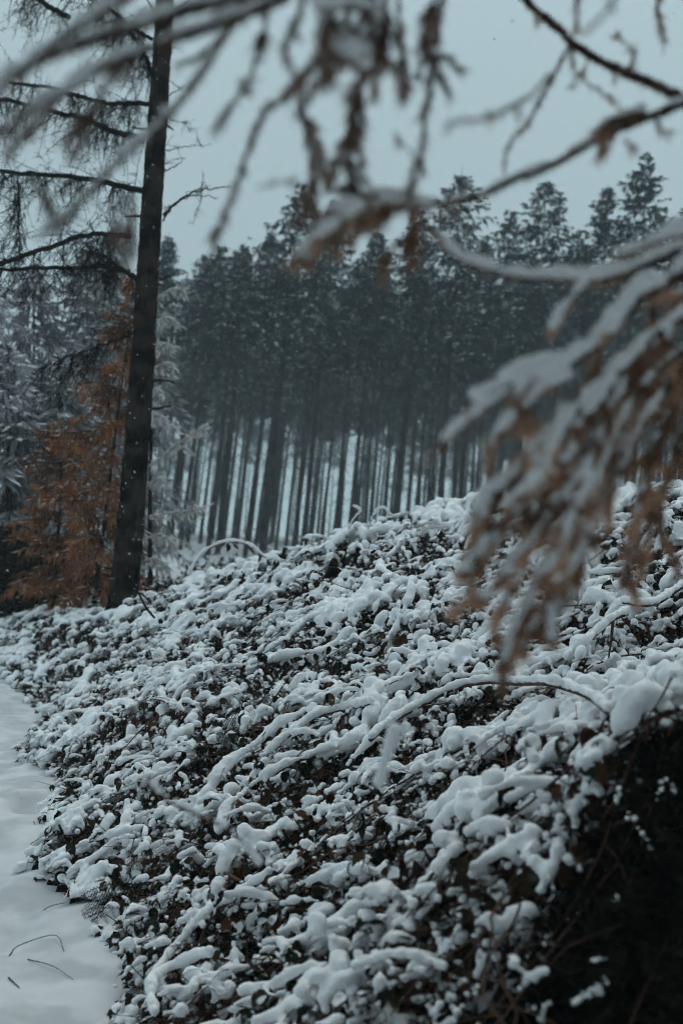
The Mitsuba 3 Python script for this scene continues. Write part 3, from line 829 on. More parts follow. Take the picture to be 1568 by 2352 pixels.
for k, (pts, am) in enumerate(SPR):
    n = 16
    P = curve([at(u, v, Ds - 0.15 * i) for i, (u, v) in enumerate(pts)], n)
    nm = 'branch' if k == 0 else f'branch_{k:03d}'
    scene[f'{key}__{nm}'] = mikit.ply(tubes([(P, np.linspace(0.007, 0.003, n))], 5), 'm_beige', smooth=True)
    T = unit(np.gradient(P, axis=0))
    for q in range(int(95 * am)):
        i = r.integers(1, n); p = P[i]
        dv = unit(T[i] * r.uniform(0.2, 1.0) + r.normal(0, 0.35, 3) + [0, 0, -0.75 if r.random() < 0.7 else 0.1])
        l = r.uniform(0.05, 0.14) * (0.6 + 0.6 * am)
        sv = unit(np.cross(dv, r.normal(0, 1, 3)))
        fb.append(p); fd.append(dv); fs.append(sv); fl.append(l); fw.append(0.02)
        if r.random() < 0.85:
            sc.append(p + dv * l * r.uniform(0.3, 0.7)); sd.append(dv); sl.append(l * r.uniform(0.3, 0.5)); sw.append(r.uniform(0.007, 0.013))
    for i in range(1, n): sc.append(P[i] + [0, 0, 0.012]); sd.append(T[i]); sl.append(0.03); sw.append(0.014)
A_ = np.array
scene[key + '__needles'] = mikit.ply(diamonds(A_(fb), A_(fd), A_(fs), A_(fl), A_(fw)), 'm_beige'); stuff(key + '__needles', 'frosted beige needle sprays')
scene[key + '__snow'] = mikit.ply(lumps(A_(sc), A_(sd), A_(sl), A_(sw), A_(sw), r), 'm_frost'); stuff(key + '__snow', 'rime and snow on the sprays')

# dark undergrowth beneath the left hand conifers
for k, (u0, d0, wd, ht, lab) in enumerate([(20, 13.4, 0.75, 1.15, 'dark brown bush under the conifers at the left edge'), (110, 13.0, 0.6, 0.95, 'dark brown bush between the left edge and the rusty larch'), (255, 12.6, 0.5, 0.7, 'dark tangled bush right behind the foot of the big trunk'), (-70, 12.6, 0.7, 1.2, 'dark bush cut by the left edge of the picture'), (440, 15.0, 0.7, 0.62, 'low frosted bush behind the crest beside the pale sapling'), (540, 17.0, 0.9, 0.75, 'low dark bush behind the arching cane on the crest'), (640, 19.0, 1.0, 0.8, 'low grey bush in front of the plantation trunks at the dip of the crest')]):
    r = np.random.default_rng(580 + k)
    p0, _ = foot(u0, d0)
    key = thing('dark_bush', lab, 'shrub')
    st, b_, d_, s_, l_ = [], [], [], [], []
    for q in range(120):
        e = np.array([r.normal(0, 0.5) * wd, r.normal(0, 0.4) * wd, ht * r.uniform(0.3, 1.0)])
        m_ = e * [0.4, 0.4, 0.6]
        c_ = curve([p0 + r.normal(0, 0.08, 3) * [1, 1, 0], p0 + m_, p0 + e], 8)
        st.append((c_, np.linspace(0.006, 0.002, 8)))
        for i in range(2, 8):
            for _ in range(7):
                b_.append(c_[i] + r.normal(0, 0.03, 3)); dv = unit(r.normal(0, 1, 3) + [0, 0, -0.4]); d_.append(dv); s_.append(unit(np.cross(dv, r.normal(0, 1, 3)))); l_.append(r.uniform(0.05, 0.12))
    l_ = A_(l_)
    scene[key + '__stems'] = mikit.ply(tubes(st, 3), 'm_stalk'); stuff(key + '__stems', 'thin dead stems')
    scene[key + '__foliage'] = mikit.ply(diamonds(A_(b_), A_(d_), A_(s_), l_, l_ * 0.45), 'm_litter_dark' if k < 4 else 'm_leaf'); stuff(key + '__foliage', 'dead dark leaves')

# ---------------------------------------------------------------- the big bare larch at the left
D = 10.6
big = thing('larch_tree', 'tall dark leaning larch trunk with bare limbs at the left', 'tree')
tp = curve([at(u, v, D) for u, v in [(272, 1430), (281, 1380), (296, 1240), (312, 1050), (326, 850), (338, 640), (352, 420), (364, 240), (374, 80), (386, -120), (398, -340)]], 150)
tr = np.interp(np.linspace(0, 1, 150), [0, 0.03, 0.1, 0.3, 0.55, 1], [52, 37, 33, 28, 24, 17]) * K * D
sides = 40
tm = tubes([(tp, tr)], sides)
V = tm[0].copy(); ctr = np.repeat(tp, sides, 0)
angl = np.tile(np.arange(sides) * 2 * np.pi / sides, 150); hh = np.repeat(np.linspace(0, 1, 150), sides)
cellr = np.random.default_rng(8).random((46, 260)); pl_ = cellr[(angl / 6.2832 * 14 + 0.8 * np.sin(hh * 60)).astype(int) % 46, (hh * 120 + 1.5 * np.sin(angl * 5)).astype(int) % 260] - 0.5
ridge = 0.9 * pl_ + 0.5 * np.sin(angl * 9 + 3 * np.sin(hh * 23)) + 0.5 * np.sin(angl * 17 + 5 * np.sin(hh * 41 + 1)) + np.random.default_rng(3).normal(0, 0.5, len(V))
V = ctr + (V - ctr) * (1 + 0.06 * ridge)[:, None]
scene[big + '__trunk'] = mikit.ply((V, tm[1]), 'm_bark', smooth=True)
r = np.random.default_rng(77)
q_ = r.integers(0, len(V), 220); q_ = q_[(V[q_] - ctr[q_])[:, 1] < 0.02]; out_ = unit(V[q_] - ctr[q_])
scene[big + '__snow_flecks'] = mikit.ply(lumps(V[q_] + out_ * 0.002 + [0, 0, 0.004], unit(np.cross(out_, [0, 0, 1.0])), r.uniform(0.004, 0.014, len(q_)), 0.005, r.uniform(0.004, 0.012, len(q_)), r), 'm_frost'); stuff(big + '__snow_flecks', 'flecks of snow caught in the bark')
LIMBS = [([(338, 440), (270, 425), (180, 408), (90, 400), (-30, 388)], 10, 6), ([(330, 322), (262, 300), (205, 278), (100, 248), (-20, 222)], 10, 6), ([(350, 238), (290, 237), (230, 233), (130, 205), (-20, 176)], 8, 5),
         ([(300, 542), (240, 537), (190, 540), (100, 572), (-20, 612)], 8, 7), ([(318, 645), (285, 620), (225, 612), (110, 616), (-20, 620)], 9, 5), ([(285, 622), (250, 594), (195, 556)], 5, 2),
         ([(300, 770), (225, 795), (165, 818), (90, 848)], 4, 2), ([(352, 180), (330, 120), (285, 55), (230, -10)], 8, 6), ([(160, 40), (100, 5), (40, -40)], 9, 7), ([(350, 90), (300, 60), (250, 20), (150, -30)], 6, 4),
         ([(42, 400), (42, 480), (45, 590)], 3, 2), ([(375, 494), (412, 460), (455, 438), (532, 427)], 4.5, 1.6), ([(374, 508), (400, 470), (440, 449), (500, 452)], 3, 1.2), ([(378, 392), (405, 380), (425, 362)], 2.2, 1), ([(380, 345), (430, 335), (485, 330)], 1.8, 0.8),
         ([(366, 640), (395, 633), (430, 627)], 3, 1.5), ([(388, 270), (410, 280), (440, 282)], 1.5, 0.8), ([(380, 225), (405, 208), (425, 195)], 2, 1), ([(350, 875), (375, 874), (401, 877)], 3.5, 2.5), ([(460, 436), (465, 415), (466, 394)], 1.6, 0.8)]
tw = []
for k in range(16):                                                     # broken branch stubs on the trunk
    i = r.integers(8, 125); az = r.uniform(math.pi * 0.9, 2.1 * math.pi); l = r.uniform(0.05, 0.2) + tr[i]
    o = np.array([math.cos(az), math.sin(az), r.uniform(-0.3, 0.4)])
    nm = 'branch_stub' if k == 0 else f'branch_stub_{k:03d}'
    scene[f'{big}__{nm}'] = mikit.ply(tubes([(np.array([tp[i], tp[i] + o * l * 0.6, tp[i] + o * l + r.normal(0, 0.02, 3)]), [0.016, 0.012, 0.006])], 6), 'm_twig_dark')
for k, (pts, w0, w1) in enumerate(LIMBS):
    dd = D + r.normal(0, 0.12)
    m = 26
    slope = r.uniform(-0.5, 0.5)
    c = curve([at(u, v, D + slope * abs(u - 350) / 350) for u, v in pts], m)
    c[2:] += r.normal(0, 0.006, (m - 2, 3))
    rad = np.linspace(w0, w1, m) * K * D * 0.75
    name = 'limb' if k == 0 else f'limb_{k:03d}'
    scene[f'{big}__{name}'] = mikit.ply(tubes([(c, rad)], 7), 'm_twig_dark', smooth=True)
    sn = [i for i in range(2, m) if r.random() < (0.35 if k < 11 else 0.0)]
    left = pts[-1][0] < 250
    nt = int((70 if left else 5) * np.linalg.norm(c[-1] - c[0]))
    for _ in range(nt):
        i = r.integers(3, m - 1)
        p = c[i]; ln = r.uniform(0.08, 0.5)
        d0 = unit(np.array([r.normal(-0.25, 0.4), r.normal(0, 0.5), -1.0 if left and r.random() < 0.75 else r.normal(0.1, 0.6)]))
        n = 7; t = np.linspace(0, 1, n)
        q = p + np.outer(t * ln, d0) + np.cumsum(r.normal(0, 0.010, (n, 3)), 0)
        tw.append((q, np.linspace(0.0048, 0.0022, n)))
        for _ in range(int(ln * 22)):
            j = r.integers(1, n); e = q[j] + unit(r.normal(0, 1, 3) + [0, 0, -0.4]) * r.uniform(0.03, 0.14)
            mm = (q[j] + e) / 2 + r.normal(0, 0.008, 3)
            tw.append((np.array([q[j], mm, e]), [0.003, 0.0022, 0.0016]))
            if r.random() < 0.5:
                e2 = mm + unit(r.normal(0, 1, 3)) * r.uniform(0.02, 0.06)
                tw.append((np.array([mm, (mm + e2) / 2, e2]), [0.003, 0.002, 0.0014]))
scene[big + '__twigs'] = mikit.ply(tubes(tw, 3), 'm_twig_dark')
labels[big + '__twigs'] = dict(label='fine hanging twigs of the bare limbs', kind='stuff')

# ---------------------------------------------------------------- near boughs, hanging into the picture from the trees beside the camera
SC = 1.33        # the boughs hang this much farther out than first paced, and are that much larger


class Bough:
    def __init__(self, label, cat, seed):
        self.key = thing('larch_bough', label, cat); self.r = np.random.default_rng(seed)
        self.nb, self.nd, self.ns, self.nl, self.nw, self.c, self.rad, self.n = [], [], [], [], [], [], [], 0

    def strand(self, pts, d, w0=2.2, w1=1.0, snow=1.0, needle=1.0, side=0.0, sub=False, size=1.0):
        """pts: pixels of the print; d: distance or (d0, d1); w in millimetres; snow, needle: amounts; side: short shoots per centimetre."""
        r = self.r
        if not sub:
            d0, d1 = d if isinstance(d, tuple) else (d, d)
            pts = [at(p[0], p[1], SC * (d0 + (d1 - d0) * i / (len(pts) - 1))) for i, p in enumerate(pts)]
        ln = np.linalg.norm(np.diff(np.array(pts), axis=0), axis=1).sum()
        n = max(6, int(ln / 0.006))
        P = curve(pts, n)
        P[1:] += np.cumsum(r.normal(0, 0.0005, (n - 1, 3)), 0)
        t = np.linspace(0, 1, n)
        rad = (w0 + (w1 - w0) * t) * 0.001 * SC * (1 + 0.12 * r.normal(0, 1, n))
        nm = 'twig' if self.n == 0 else f'twig_{self.n:03d}'
        if sub: self.subs.append((P, rad))
        else:
            self.n += 1; self.subs = []
        T = unit(np.gradient(P, axis=0))
        m = int(ln / SC * 1000 * 1.15 * needle)
        if m:
            s = r.uniform(0.03, 1, m) * (n - 1); i = np.minimum(s.astype(int), n - 2); a = (s - i)[:, None]
            p = P[i] * (1 - a) + P[i + 1] * a
            rd = unit(np.cross(T[i], r.normal(0, 1, (m, 3))))
            dv = unit(T[i] * r.uniform(0.8, 2.2, (m, 1)) + rd + [0, 0, -0.3])
            self.nb.append(p); self.nd.append(dv); self.ns.append(unit(np.cross(dv, r.normal(0, 1, (m, 3))))); self.nl.append(r.uniform(0.008, 0.0155, m) * size * SC); self.nw.append(r.uniform(0.0011, 0.0021, m) * SC)
        if snow > 0:
            k = max(3, int(ln / SC / 0.0028)); ph = r.uniform(0, 9)
            s = np.linspace(0.02, 1, k) * (n - 1); i = np.minimum(s.astype(int), n - 2); a = (s - i)[:, None]
            p = P[i] * (1 - a) + P[i + 1] * a
            hz = 1 - 0.5 * np.abs(T[i][:, 2])
            rr = 0.0042 * SC * snow * hz * (0.85 + 0.3 * np.sin(ph + s * 0.55) * np.sin(1.7 * ph + s * 0.23) + r.normal(0, 0.16, k)) * np.clip(1.3 - 0.5 * s / n, 0, 1)
            off = np.column_stack([r.normal(0, 0.3, k), r.normal(0, 0.3, k), 0.75 * np.ones(k)]) * rr[:, None] + [0, 0, 0.0008 * w0]
            ok = rr > 0.0022
            self.c.append((p + off)[ok]); self.rad.append(rr[ok])
        if side and not sub:
            for _ in range(int(ln / SC * 100 * side)):
                j = r.integers(2, n - 1); q = P[j]
                dv = unit(T[j] * r.uniform(0.7, 1.8) + unit(np.cross(T[j], r.normal(0, 1, 3))) * 0.9 + [0, 0, -0.4])
                l = r.uniform(0.010, 0.035) * size * SC
                self.strand([q, q + dv * l * 0.5 + [0, 0, 0.001], q + dv * l + [0, 0, -0.1 * l]], 0, 0.9, 0.5, snow * 0.55, needle * 1.2, 0, True)
        if not sub:
            scene[f'{self.key}__{nm}'] = mikit.ply(tubes([(P, rad)] + self.subs, 6), 'm_near_bark', smooth=True)
        return P

    def done(self, h=0.0032, needle_mat='m_rust_near'):
        if self.nb:
            c = np.concatenate
            scene[self.key + '__needles'] = mikit.ply(diamonds(c(self.nb), c(self.nd), c(self.ns), c(self.nl), c(self.nw)), needle_mat)
            labels[self.key + '__needles'] = dict(label='rust brown withered needles', kind='stuff')
        if self.c:
            C, R = np.vstack(self.c), np.concatenate(self.rad)
            ms = []
            # in slabs across the picture, so that the grids stay small
            cuts = np.quantile(C[:, 0], np.linspace(0, 1, 1 + max(1, len(C) // 2500)))
            for a, b in zip(cuts[:-1], cuts[1:]):
                m = (C[:, 0] > a - 2.2 * R.max()) & (C[:, 0] < b + 2.2 * R.max())
                lo = C[m].min(0) - 0.02; hi = C[m].max(0) + 0.02
                lo[0], hi[0] = math.floor(a / h) * h - h, math.floor(b / h) * h
                if hi[0] - lo[0] < 3 * h: continue
                ms.append(blob_mesh(C[m], R[m], h, flat=1.1, iso=0.3, rough=0.06, seed=5, lo=lo, hi=hi))
            scene[self.key + '__snow'] = mikit.ply(join(*ms), 'm_snow_far', smooth=True)
            labels[self.key + '__snow'] = dict(label='lumpy snow lying along the twigs', kind='stuff')


b = Bough('blurred snow dusted larch bough sweeping down across the upper left corner', 'branch', 1)
b.strand([(420, -60), (289, -5), (230, 35), (175, 70), (87, 131), (0, 198), (-70, 250)], (0.74, 0.66), 3.6, 2.0, 1.15, 0.5, 0.12)
b.strand([(640, -30), (490, 8), (350, 52), (219, 96), (87, 149), (-10, 212), (-80, 250)], (0.78, 0.68), 4.2, 2.0, 1.25, 0.5, 0.12)
b.strand([(660, -10), (590, 18), (516, 44), (376, 96), (262, 140), (149, 210), (70, 297), (9, 367)], (0.82, 0.74), 4.0, 1.1, 1.25, 0.6, 0.12)
b.strand([(320, 118), (290, 140), (262, 165), (231, 235), (205, 305), (165, 375)], 0.79, 2.4, 1.1, 1.1, 1.3, 0.4)
b.strand([(585, 25), (530, 55), (487, 135), (437, 208), (390, 268), (320, 330), (262, 388), (215, 440), (170, 490), (110, 535)], (0.86, 0.84), 2.8, 1.1, 1.3, 0.6, 0.10)
b.strand([(500, 100), (450, 130), (400, 150)], 0.86, 1.8, 0.9, 0.8, 0.6, 0.2)
b.strand([(620, -20), (610, 20), (597, 90), (575, 140), (547, 207), (507, 262), (472, 310)], 0.88, 2.0, 0.8, 0.8, 0.8, 0.25)
b.strand([(548, 190), (560, 205), (575, 190)], 0.88, 2.2, 1.2, 1.2, 1.5, 0.5)
b.strand([(70, 395), (92, 440), (108, 475)], 0.8, 1.4, 0.7, 0.5, 1.2, 0.5)
b.strand([(302, 430), (306, 480), (300, 520), (310, 560)], 0.82, 1.1, 0.6, 0.3, 1.0, 0.5)
b.strand([(280, 440), (266, 500), (262, 520)], 0.82, 1.0, 0.6, 0.3, 1.0, 0.5)
b.strand([(-20, 280), (20, 310), (60, 300)], 0.7, 1.2, 0.7, 0.6, 1.0, 0.4)
b.strand([(150, 215), (110, 232), (60, 262), (-20, 330)], 0.72, 1.8, 1.0, 1.0, 0.7, 0.2)
b.done(needle_mat='m_grey_near')

b = Bough('cluster of rusty larch twigs hanging straight down at the top centre', 'branch', 2)
b.strand([(770, -40), (765, 30), (752, 90), (735, 140), (705, 190), (672, 232), (622, 268), (585, 345), (548, 440), (515, 515), (492, 552)], (0.80, 0.92), 3.0, 0.9, 1.15, 0.8, 0.30)
b.strand([(738, -40), (740, 40), (755, 110), (790, 140), (840, 132)], 0.82, 3.0, 2.0, 1.9, 1.1, 0.5)
b.strand([(850, -40), (862, 40), (850, 100), (800, 130), (760, 120)], 0.84, 3.0, 2.0, 1.9, 1.1, 0.5)
b.strand([(730, 20), (790, 15), (850, 25)], 0.8, 2.5, 1.5, 1.7, 0.9, 0.4)
b.strand([(685, 225), (705, 285), (718, 350), (722, 420), (724, 505)], 0.92, 1.5, 0.8, 0.55, 1.6, 0.9)
b.strand([(840, 120), (822, 200), (814, 260), (806, 340), (806, 400), (798, 462)], 0.90, 2.0, 0.9, 0.7, 1.7, 0.95)
b.strand([(1002, -30), (985, 60), (990, 130), (985, 200), (972, 270), (962, 340), (944, 400), (940, 480)], 0.92, 2.0, 0.9, 1.1, 1.1, 0.6)
b.strand([(985, 70), (975, 110), (1000, 130)], 0.92, 2.5, 1.5, 1.6, 1.3, 0.6)
b.strand([(912, -30), (918, 60), (925, 120), (932, 175), (940, 195)], 0.93, 1.4, 0.8, 0.9, 1.0, 0.5)
b.strand([(905, 300), (925, 330), (950, 350)], 0.9, 0.8, 0.5, 0.4, 0.8, 0.3)
b.strand([(800, -40), (795, 30), (790, 90), (780, 150)], 0.84, 2.5, 1.2, 1.2, 1.6, 0.8)
b.strand([(830, -40), (850, 40), (868, 110), (860, 160)], 0.83, 2.5, 1.2, 1.2, 1.6, 0.8)
b.strand([(760, -40), (745, 50), (750, 130), (745, 170)], 0.81, 2.5, 1.2, 1.2, 1.6, 0.8)
b.strand([(880, -40), (890, 40), (880, 120)], 0.85, 1.8, 0.9, 0.9, 1.4, 0.6)
b.strand([(1020, -40), (1010, 40), (1005, 110)], 0.95, 1.8, 0.9, 1.0, 1.4, 0.6)
b.strand([(700, -40), (690, 20), (660, 80), (650, 120)], 0.83, 1.8, 0.9, 0.8, 1.2, 0.5)
b.strand([(590, 430), (640, 418), (690, 415)], 0.80, 0.8, 0.5, 0.4, 0.3, 0.1)
b.done(needle_mat='m_brown_near')

b = Bough('dark sparsely frosted branch crossing the upper right corner', 'branch', 3)
b.strand([(1180, -30), (1235, 30), (1290, 72), (1330, 108), (1400, 148), (1470, 176), (1530, 200), (1600, 240)], (1.25, 1.1), 4.2, 5.5, 0.75, 0.7, 0.12)
b.strand([(1312, 100), (1290, 150), (1268, 190), (1240, 245), (1215, 290), (1185, 320), (1166, 365), (1165, 405)], (1.2, 1.1), 2.2, 1.1, 0.55, 0.25, 0.05)
b.strand([(1275, 165), (1205, 228), (1150, 258), (1095, 278), (1020, 284)], (0.9, 0.75), 1.5, 0.9, 0.5, 0.2, 0.05)
b.strand([(1420, -30), (1390, 25), (1340, 80)], 0.75, 1.3, 1.0, 0.5, 0.2, 0.0)
b.strand([(1505, -30), (1513, 30), (1526, 98)], 1.2, 2.2, 1.0, 0.3, 0.8, 0.3)
b.strand([(1330, -30), (1322, 20), (1325, 70)], 1.0, 2.0, 1.2, 0.8, 0.6, 0.4)
b.strand([(1440, 165), (1455, 130), (1450, 110)], 1.15, 1.8, 1.0, 0.8, 0.6, 0.4)
b.strand([(1350, 130), (1340, 180), (1400, 220)], 1.15, 1.0, 0.6, 0.5, 0.6, 0.4)
b.done()

b = Bough('long arching larch branch reaching from the right edge with a rusty needled tip', 'branch', 4)
b.strand([(1610, 225), (1550, 245), (1480, 270), (1400, 300), (1330, 340), (1260, 378), (1170, 410), (1090, 445), (1000, 470), (930, 482)], (1.05, 0.95), 4.2, 2.2, 0.9, 0.35, 0.10)
b.strand([(1480, 262), (1410, 278), (1370, 305)], 1.0, 5.0, 2.0, 1.1, 1.6, 0.8)
b.strand([(1500, 265), (1515, 290), (1525, 300)], 1.0, 2.0, 0.8, 0.3, 1.2, 0.6)
b.strand([(1430, 320), (1440, 330), (1450, 345)], 1.0, 1.3, 0.8, 0.3, 1.4, 0.8)
b.strand([(970, 475), (900, 478), (840, 492), (800, 515), (760, 550), (715, 578), (665, 610)], (0.95, 0.86), 2.4, 1.0, 1.7, 1.8, 0.9)
b.strand([(950, 470), (880, 462), (830, 472), (770, 512), (720, 548)], (0.94, 0.86), 2.0, 1.0, 1.7, 1.7, 0.9)
b.strand([(950, 478), (945, 530), (900, 570), (880, 600)], 0.92, 1.5, 0.8, 0.5, 1.6, 0.9)
b.strand([(940, 420), (945, 450), (950, 480)], 0.93, 1.6, 1.2, 0.9, 1.6, 0.8)
b.strand([(985, 520), (1020, 562), (1065, 602), (1120, 622), (1190, 637), (1260, 646), (1330, 640)], (0.95, 1.0), 2.0, 3.0, 1.3, 0.15, 0.02)
b.strand([(985, 480), (975, 510), (990, 530)], 0.95, 1.4, 1.0, 0.8, 0.5, 0.2)
b.done()

b = Bough('drooping rusty larch bough heaped with snow in front of the bank at the right', 'branch', 5)
def S(pts, d, *a): return b.strand([(u, v if v < 1000 else 1000 + 1.0 * (v - 1000)) for u, v in pts], d, *a[:3], 1.05 * a[3], a[4] * 0.5)
S([(1620, 560), (1540, 585), (1440, 625), (1380, 640), (1320, 640)], (0.95, 0.98), 5, 2.5, 1.50, 0.81, 0.18)
S([(1620, 600), (1530, 650), (1450, 700), (1400, 770), (1330, 830), (1270, 862), (1215, 878), (1150, 905), (1095, 945)], (0.95, 0.92), 6, 2, 2.43, 1.62, 0.30)
S([(1215, 880), (1170, 900), (1110, 935), (1060, 970), (1020, 1010), (985, 1050)], 0.92, 2, 0.8, 1.31, 0.68, 0.09)
S([(1345, 650), (1312, 690), (1285, 730), (1262, 765)], 0.95, 2.2, 1.2, 1.78, 1.62, 0.30)
S([(1620, 700), (1540, 740), (1470, 800), (1420, 850), (1370, 900), (1320, 960), (1270, 1030), (1215, 1090), (1150, 1130), (1110, 1170), (1090, 1230)], (1.0, 0.9), 5, 1, 1.78, 2.43, 0.36)
S([(1300, 870), (1240, 900), (1180, 960), (1140, 1000), (1120, 1020)], 0.93, 2.5, 1.2, 1.68, 2.43, 0.48)
S([(1420, 860), (1370, 920), (1330, 980), (1300, 1060), (1240, 1120), (1190, 1170), (1130, 1230), (1080, 1290), (1050, 1330)], (0.96, 0.88), 3.5, 0.9, 1.40, 2.70, 0.42)
S([(1440, 870), (1390, 960), (1370, 1040), (1320, 1110), (1290, 1160), (1230, 1240), (1180, 1300), (1130, 1370), (1110, 1380)], (0.98, 0.88), 3.5, 0.9, 1.40, 2.70, 0.42)
S([(1500, 850), (1440, 960), (1390, 1060), (1340, 1150), (1290, 1240), (1240, 1310), (1200, 1390), (1165, 1450), (1148, 1515)], (1.0, 0.88), 3.5, 0.9, 1.40, 2.97, 0.42)
S([(1540, 880), (1470, 980), (1420, 1090), (1380, 1170), (1330, 1260), (1300, 1320), (1270, 1400), (1258, 1470)], (1.02, 0.9), 3.5, 0.9, 1.50, 2.70, 0.42)
S([(1350, 1060), (1345, 1130), (1310, 1200), (1300, 1280), (1280, 1350)], 0.9, 2.2, 0.9, 1.68, 2.16, 0.36)
S([(1250, 1090), (1200, 1130), (1170, 1170), (1150, 1230), (1110, 1300)], 0.9, 2, 0.8, 1.40, 2.43, 0.36)
S([(1290, 1000), (1260, 1050), (1250, 1100), (1210, 1150)], 0.9, 2, 0.9, 1.50, 2.16, 0.36)
S([(1620, 840), (1560, 920), (1510, 1010), (1480, 1110), (1460, 1200), (1445, 1290), (1438, 1340)], (1.1, 1.0), 3, 0.9, 0.94, 2.70, 0.42)
S([(1580, 980), (1550, 1080), (1500, 1160), (1490, 1260), (1470, 1330)], 1.1, 2.2, 0.9, 0.84, 2.43, 0.36)
S([(1620, 780), (1540, 830), (1470, 900), (1430, 960), (1400, 1040)], 1.05, 4, 1.5, 1.12, 3.24, 0.60)
S([(1620, 900), (1560, 940), (1500, 960), (1440, 1000)], 1.1, 3, 1.2, 1.22, 2.97, 0.54)
S([(1620, 640), (1560, 690), (1520, 760), (1480, 840)], 1.05, 4, 2, 1.12, 2.97, 0.54)
S([(1600, 560), (1560, 540), (1500, 560), (1420, 590)], 0.9, 3, 1.5, 1.68, 0.68, 0.12)
S([(1440, 640), (1430, 720), (1380, 790), (1350, 870), (1330, 930)], 0.97, 3, 1.2, 0.84, 3.24, 0.60)
S([(1500, 700), (1490, 800), (1450, 900), (1430, 1000), (1400, 1100)], 1.0, 3, 1.2, 0.84, 3.24, 0.60)
S([(1180, 920), (1200, 950), (1220, 990)], 0.92, 2.2, 1.2, 0.28, 3.51, 0.84)
S([(1160, 1370), (1140, 1420), (1140, 1470)], 0.88, 1.2, 0.8, 0.94, 2.43, 0.42)
S([(1400, 1000), (1360, 1090), (1300, 1190), (1250, 1290), (1215, 1370), (1195, 1430)], (1.0, 0.92), 2.4, 0.9, 0.9, 2.6, 0.6)
S([(1450, 1020), (1390, 1120), (1350, 1220), (1320, 1300), (1310, 1360)], (1.0, 0.94), 2.4, 0.9, 0.8, 2.8, 0.7)
S([(1330, 960), (1280, 1060), (1230, 1130), (1160, 1190), (1100, 1250), (1070, 1300)], (0.96, 0.9), 2.2, 0.9, 0.8, 2.8, 0.6)
S([(1500, 760), (1450, 860), (1400, 930), (1380, 1010), (1340, 1090)], (1.05, 1.0), 3, 1.2, 0.4, 3.2, 1.0)
S([(1568, 700), (1520, 800), (1500, 900), (1450, 980), (1430, 1080)], (1.08, 1.02), 3, 1.2, 0.4, 3.2, 1.0)
S([(1600, 760), (1560, 860), (1540, 960), (1500, 1060), (1490, 1140)], (1.1, 1.05), 3, 1.2, 0.3, 3.2, 1.0)
S([(1560, 1000), (1530, 1100), (1515, 1180), (1520, 1260)], 1.1, 2, 0.9, 0.4, 2.6, 0.8)
S([(1380, 900), (1330, 1000), (1290, 1090), (1230, 1190), (1190, 1280), (1160, 1340)], (0.98, 0.9), 2.0, 0.8, 1.0, 2.0, 0.5)
S([(1470, 940), (1420, 1040), (1370, 1140), (1330, 1230), (1290, 1330), (1270, 1390)], (1.0, 0.92), 2.0, 0.8, 1.0, 2.0, 0.5)
S([(1300, 930), (1240, 1010), (1190, 1080), (1140, 1150), (1100, 1210)], (0.95, 0.9), 2.0, 0.8, 1.1, 2.0, 0.5)
S([(1420, 1080), (1370, 1190), (1320, 1290), (1260, 1390), (1220, 1440), (1190, 1490)], (0.98, 0.9), 2.0, 0.8, 0.9, 2.0, 0.5)
S([(1360, 1010), (1300, 1120), (1240, 1230), (1190, 1330), (1140, 1420)], (0.97, 0.9), 2.0, 0.8, 0.9, 2.0, 0.5)
S([(1490, 1040), (1480, 1140), (1460, 1230), (1470, 1310)], (1.1, 1.05), 2.0, 0.8, 0.7, 2.0, 0.5)
S([(1250, 980), (1200, 1050), (1160, 1110), (1120, 1190), (1085, 1260), (1055, 1320)], (0.94, 0.9), 2.0, 0.8, 0.9, 2.0, 0.5)
b.done()

# unseen larches to carry those boughs; right one and dense crowns added for shade
for k, (x, y, R, H, lab) in enumerate([(0.9, -1.5, 3.4, 14.0, 'unseen larch close behind the camera whose boughs hang across the sky, crown kept dense to shade the near snow'), (-2.6, -1.2, 3.0, 13.0, 'unseen larch behind the camera at the left, crown kept dense to shade the near snow'), (2.9, -0.5, 2.6, 13.0, 'unseen larch beside the camera at the right, added to darken the near snow')]):
    r = np.random.default_rng(600 + k)
    c = conifer(H, 3.1, R, r, 0.24, 10, 0.46, 0.13, 0.20, 0.4, nshoot=18, hang=0.3, droop=0.15, e_low=0.0, top_pow=0.6, lop=lambda az, f: 1.0 if math.sin(az) < 0.25 else 0.9)
    M = mi.ScalarTransform4f().translate([x, y, 0.0])
    single('overhanging_larch', lab, 'tree', c, M, dict(trunk='m_bark', limbs='m_near_bark', crown='m_rust', snow='m_frost'))

# ---------------------------------------------------------------- single canes, sticks, leaves and ferns that stand out of the thicket
def hit(u, v, lift=0.0):
    """Where the ray of a pixel meets the canopy of the thicket (or the path)."""
    q = ray(u, v)
    d = 1.9
    while d < 14:
        p = EYE + d * q
        if p[2] < max(canopy(p[0], p[1]), path_z(p[0], p[1])) + lift: break
        d += 0.02
    return EYE + d * q, d


def px_curve(pts, d=None, lift=0.02, n=None):
    dd = [d if d else hit(u, v, lift)[1] for u, v in pts]
    i = np.arange(len(dd))
    if not d: dd = np.minimum(np.polyval(np.polyfit(i, dd, 1 if len(dd) < 5 else 2), i), np.array(dd) + 0.05)
    W = [at(u, v, q) for (u, v), q in zip(pts, dd)]
    L = np.linalg.norm(np.diff(np.array(W), axis=0), axis=1).sum()
    return curve(W, n or max(8, int(L / 0.02)))


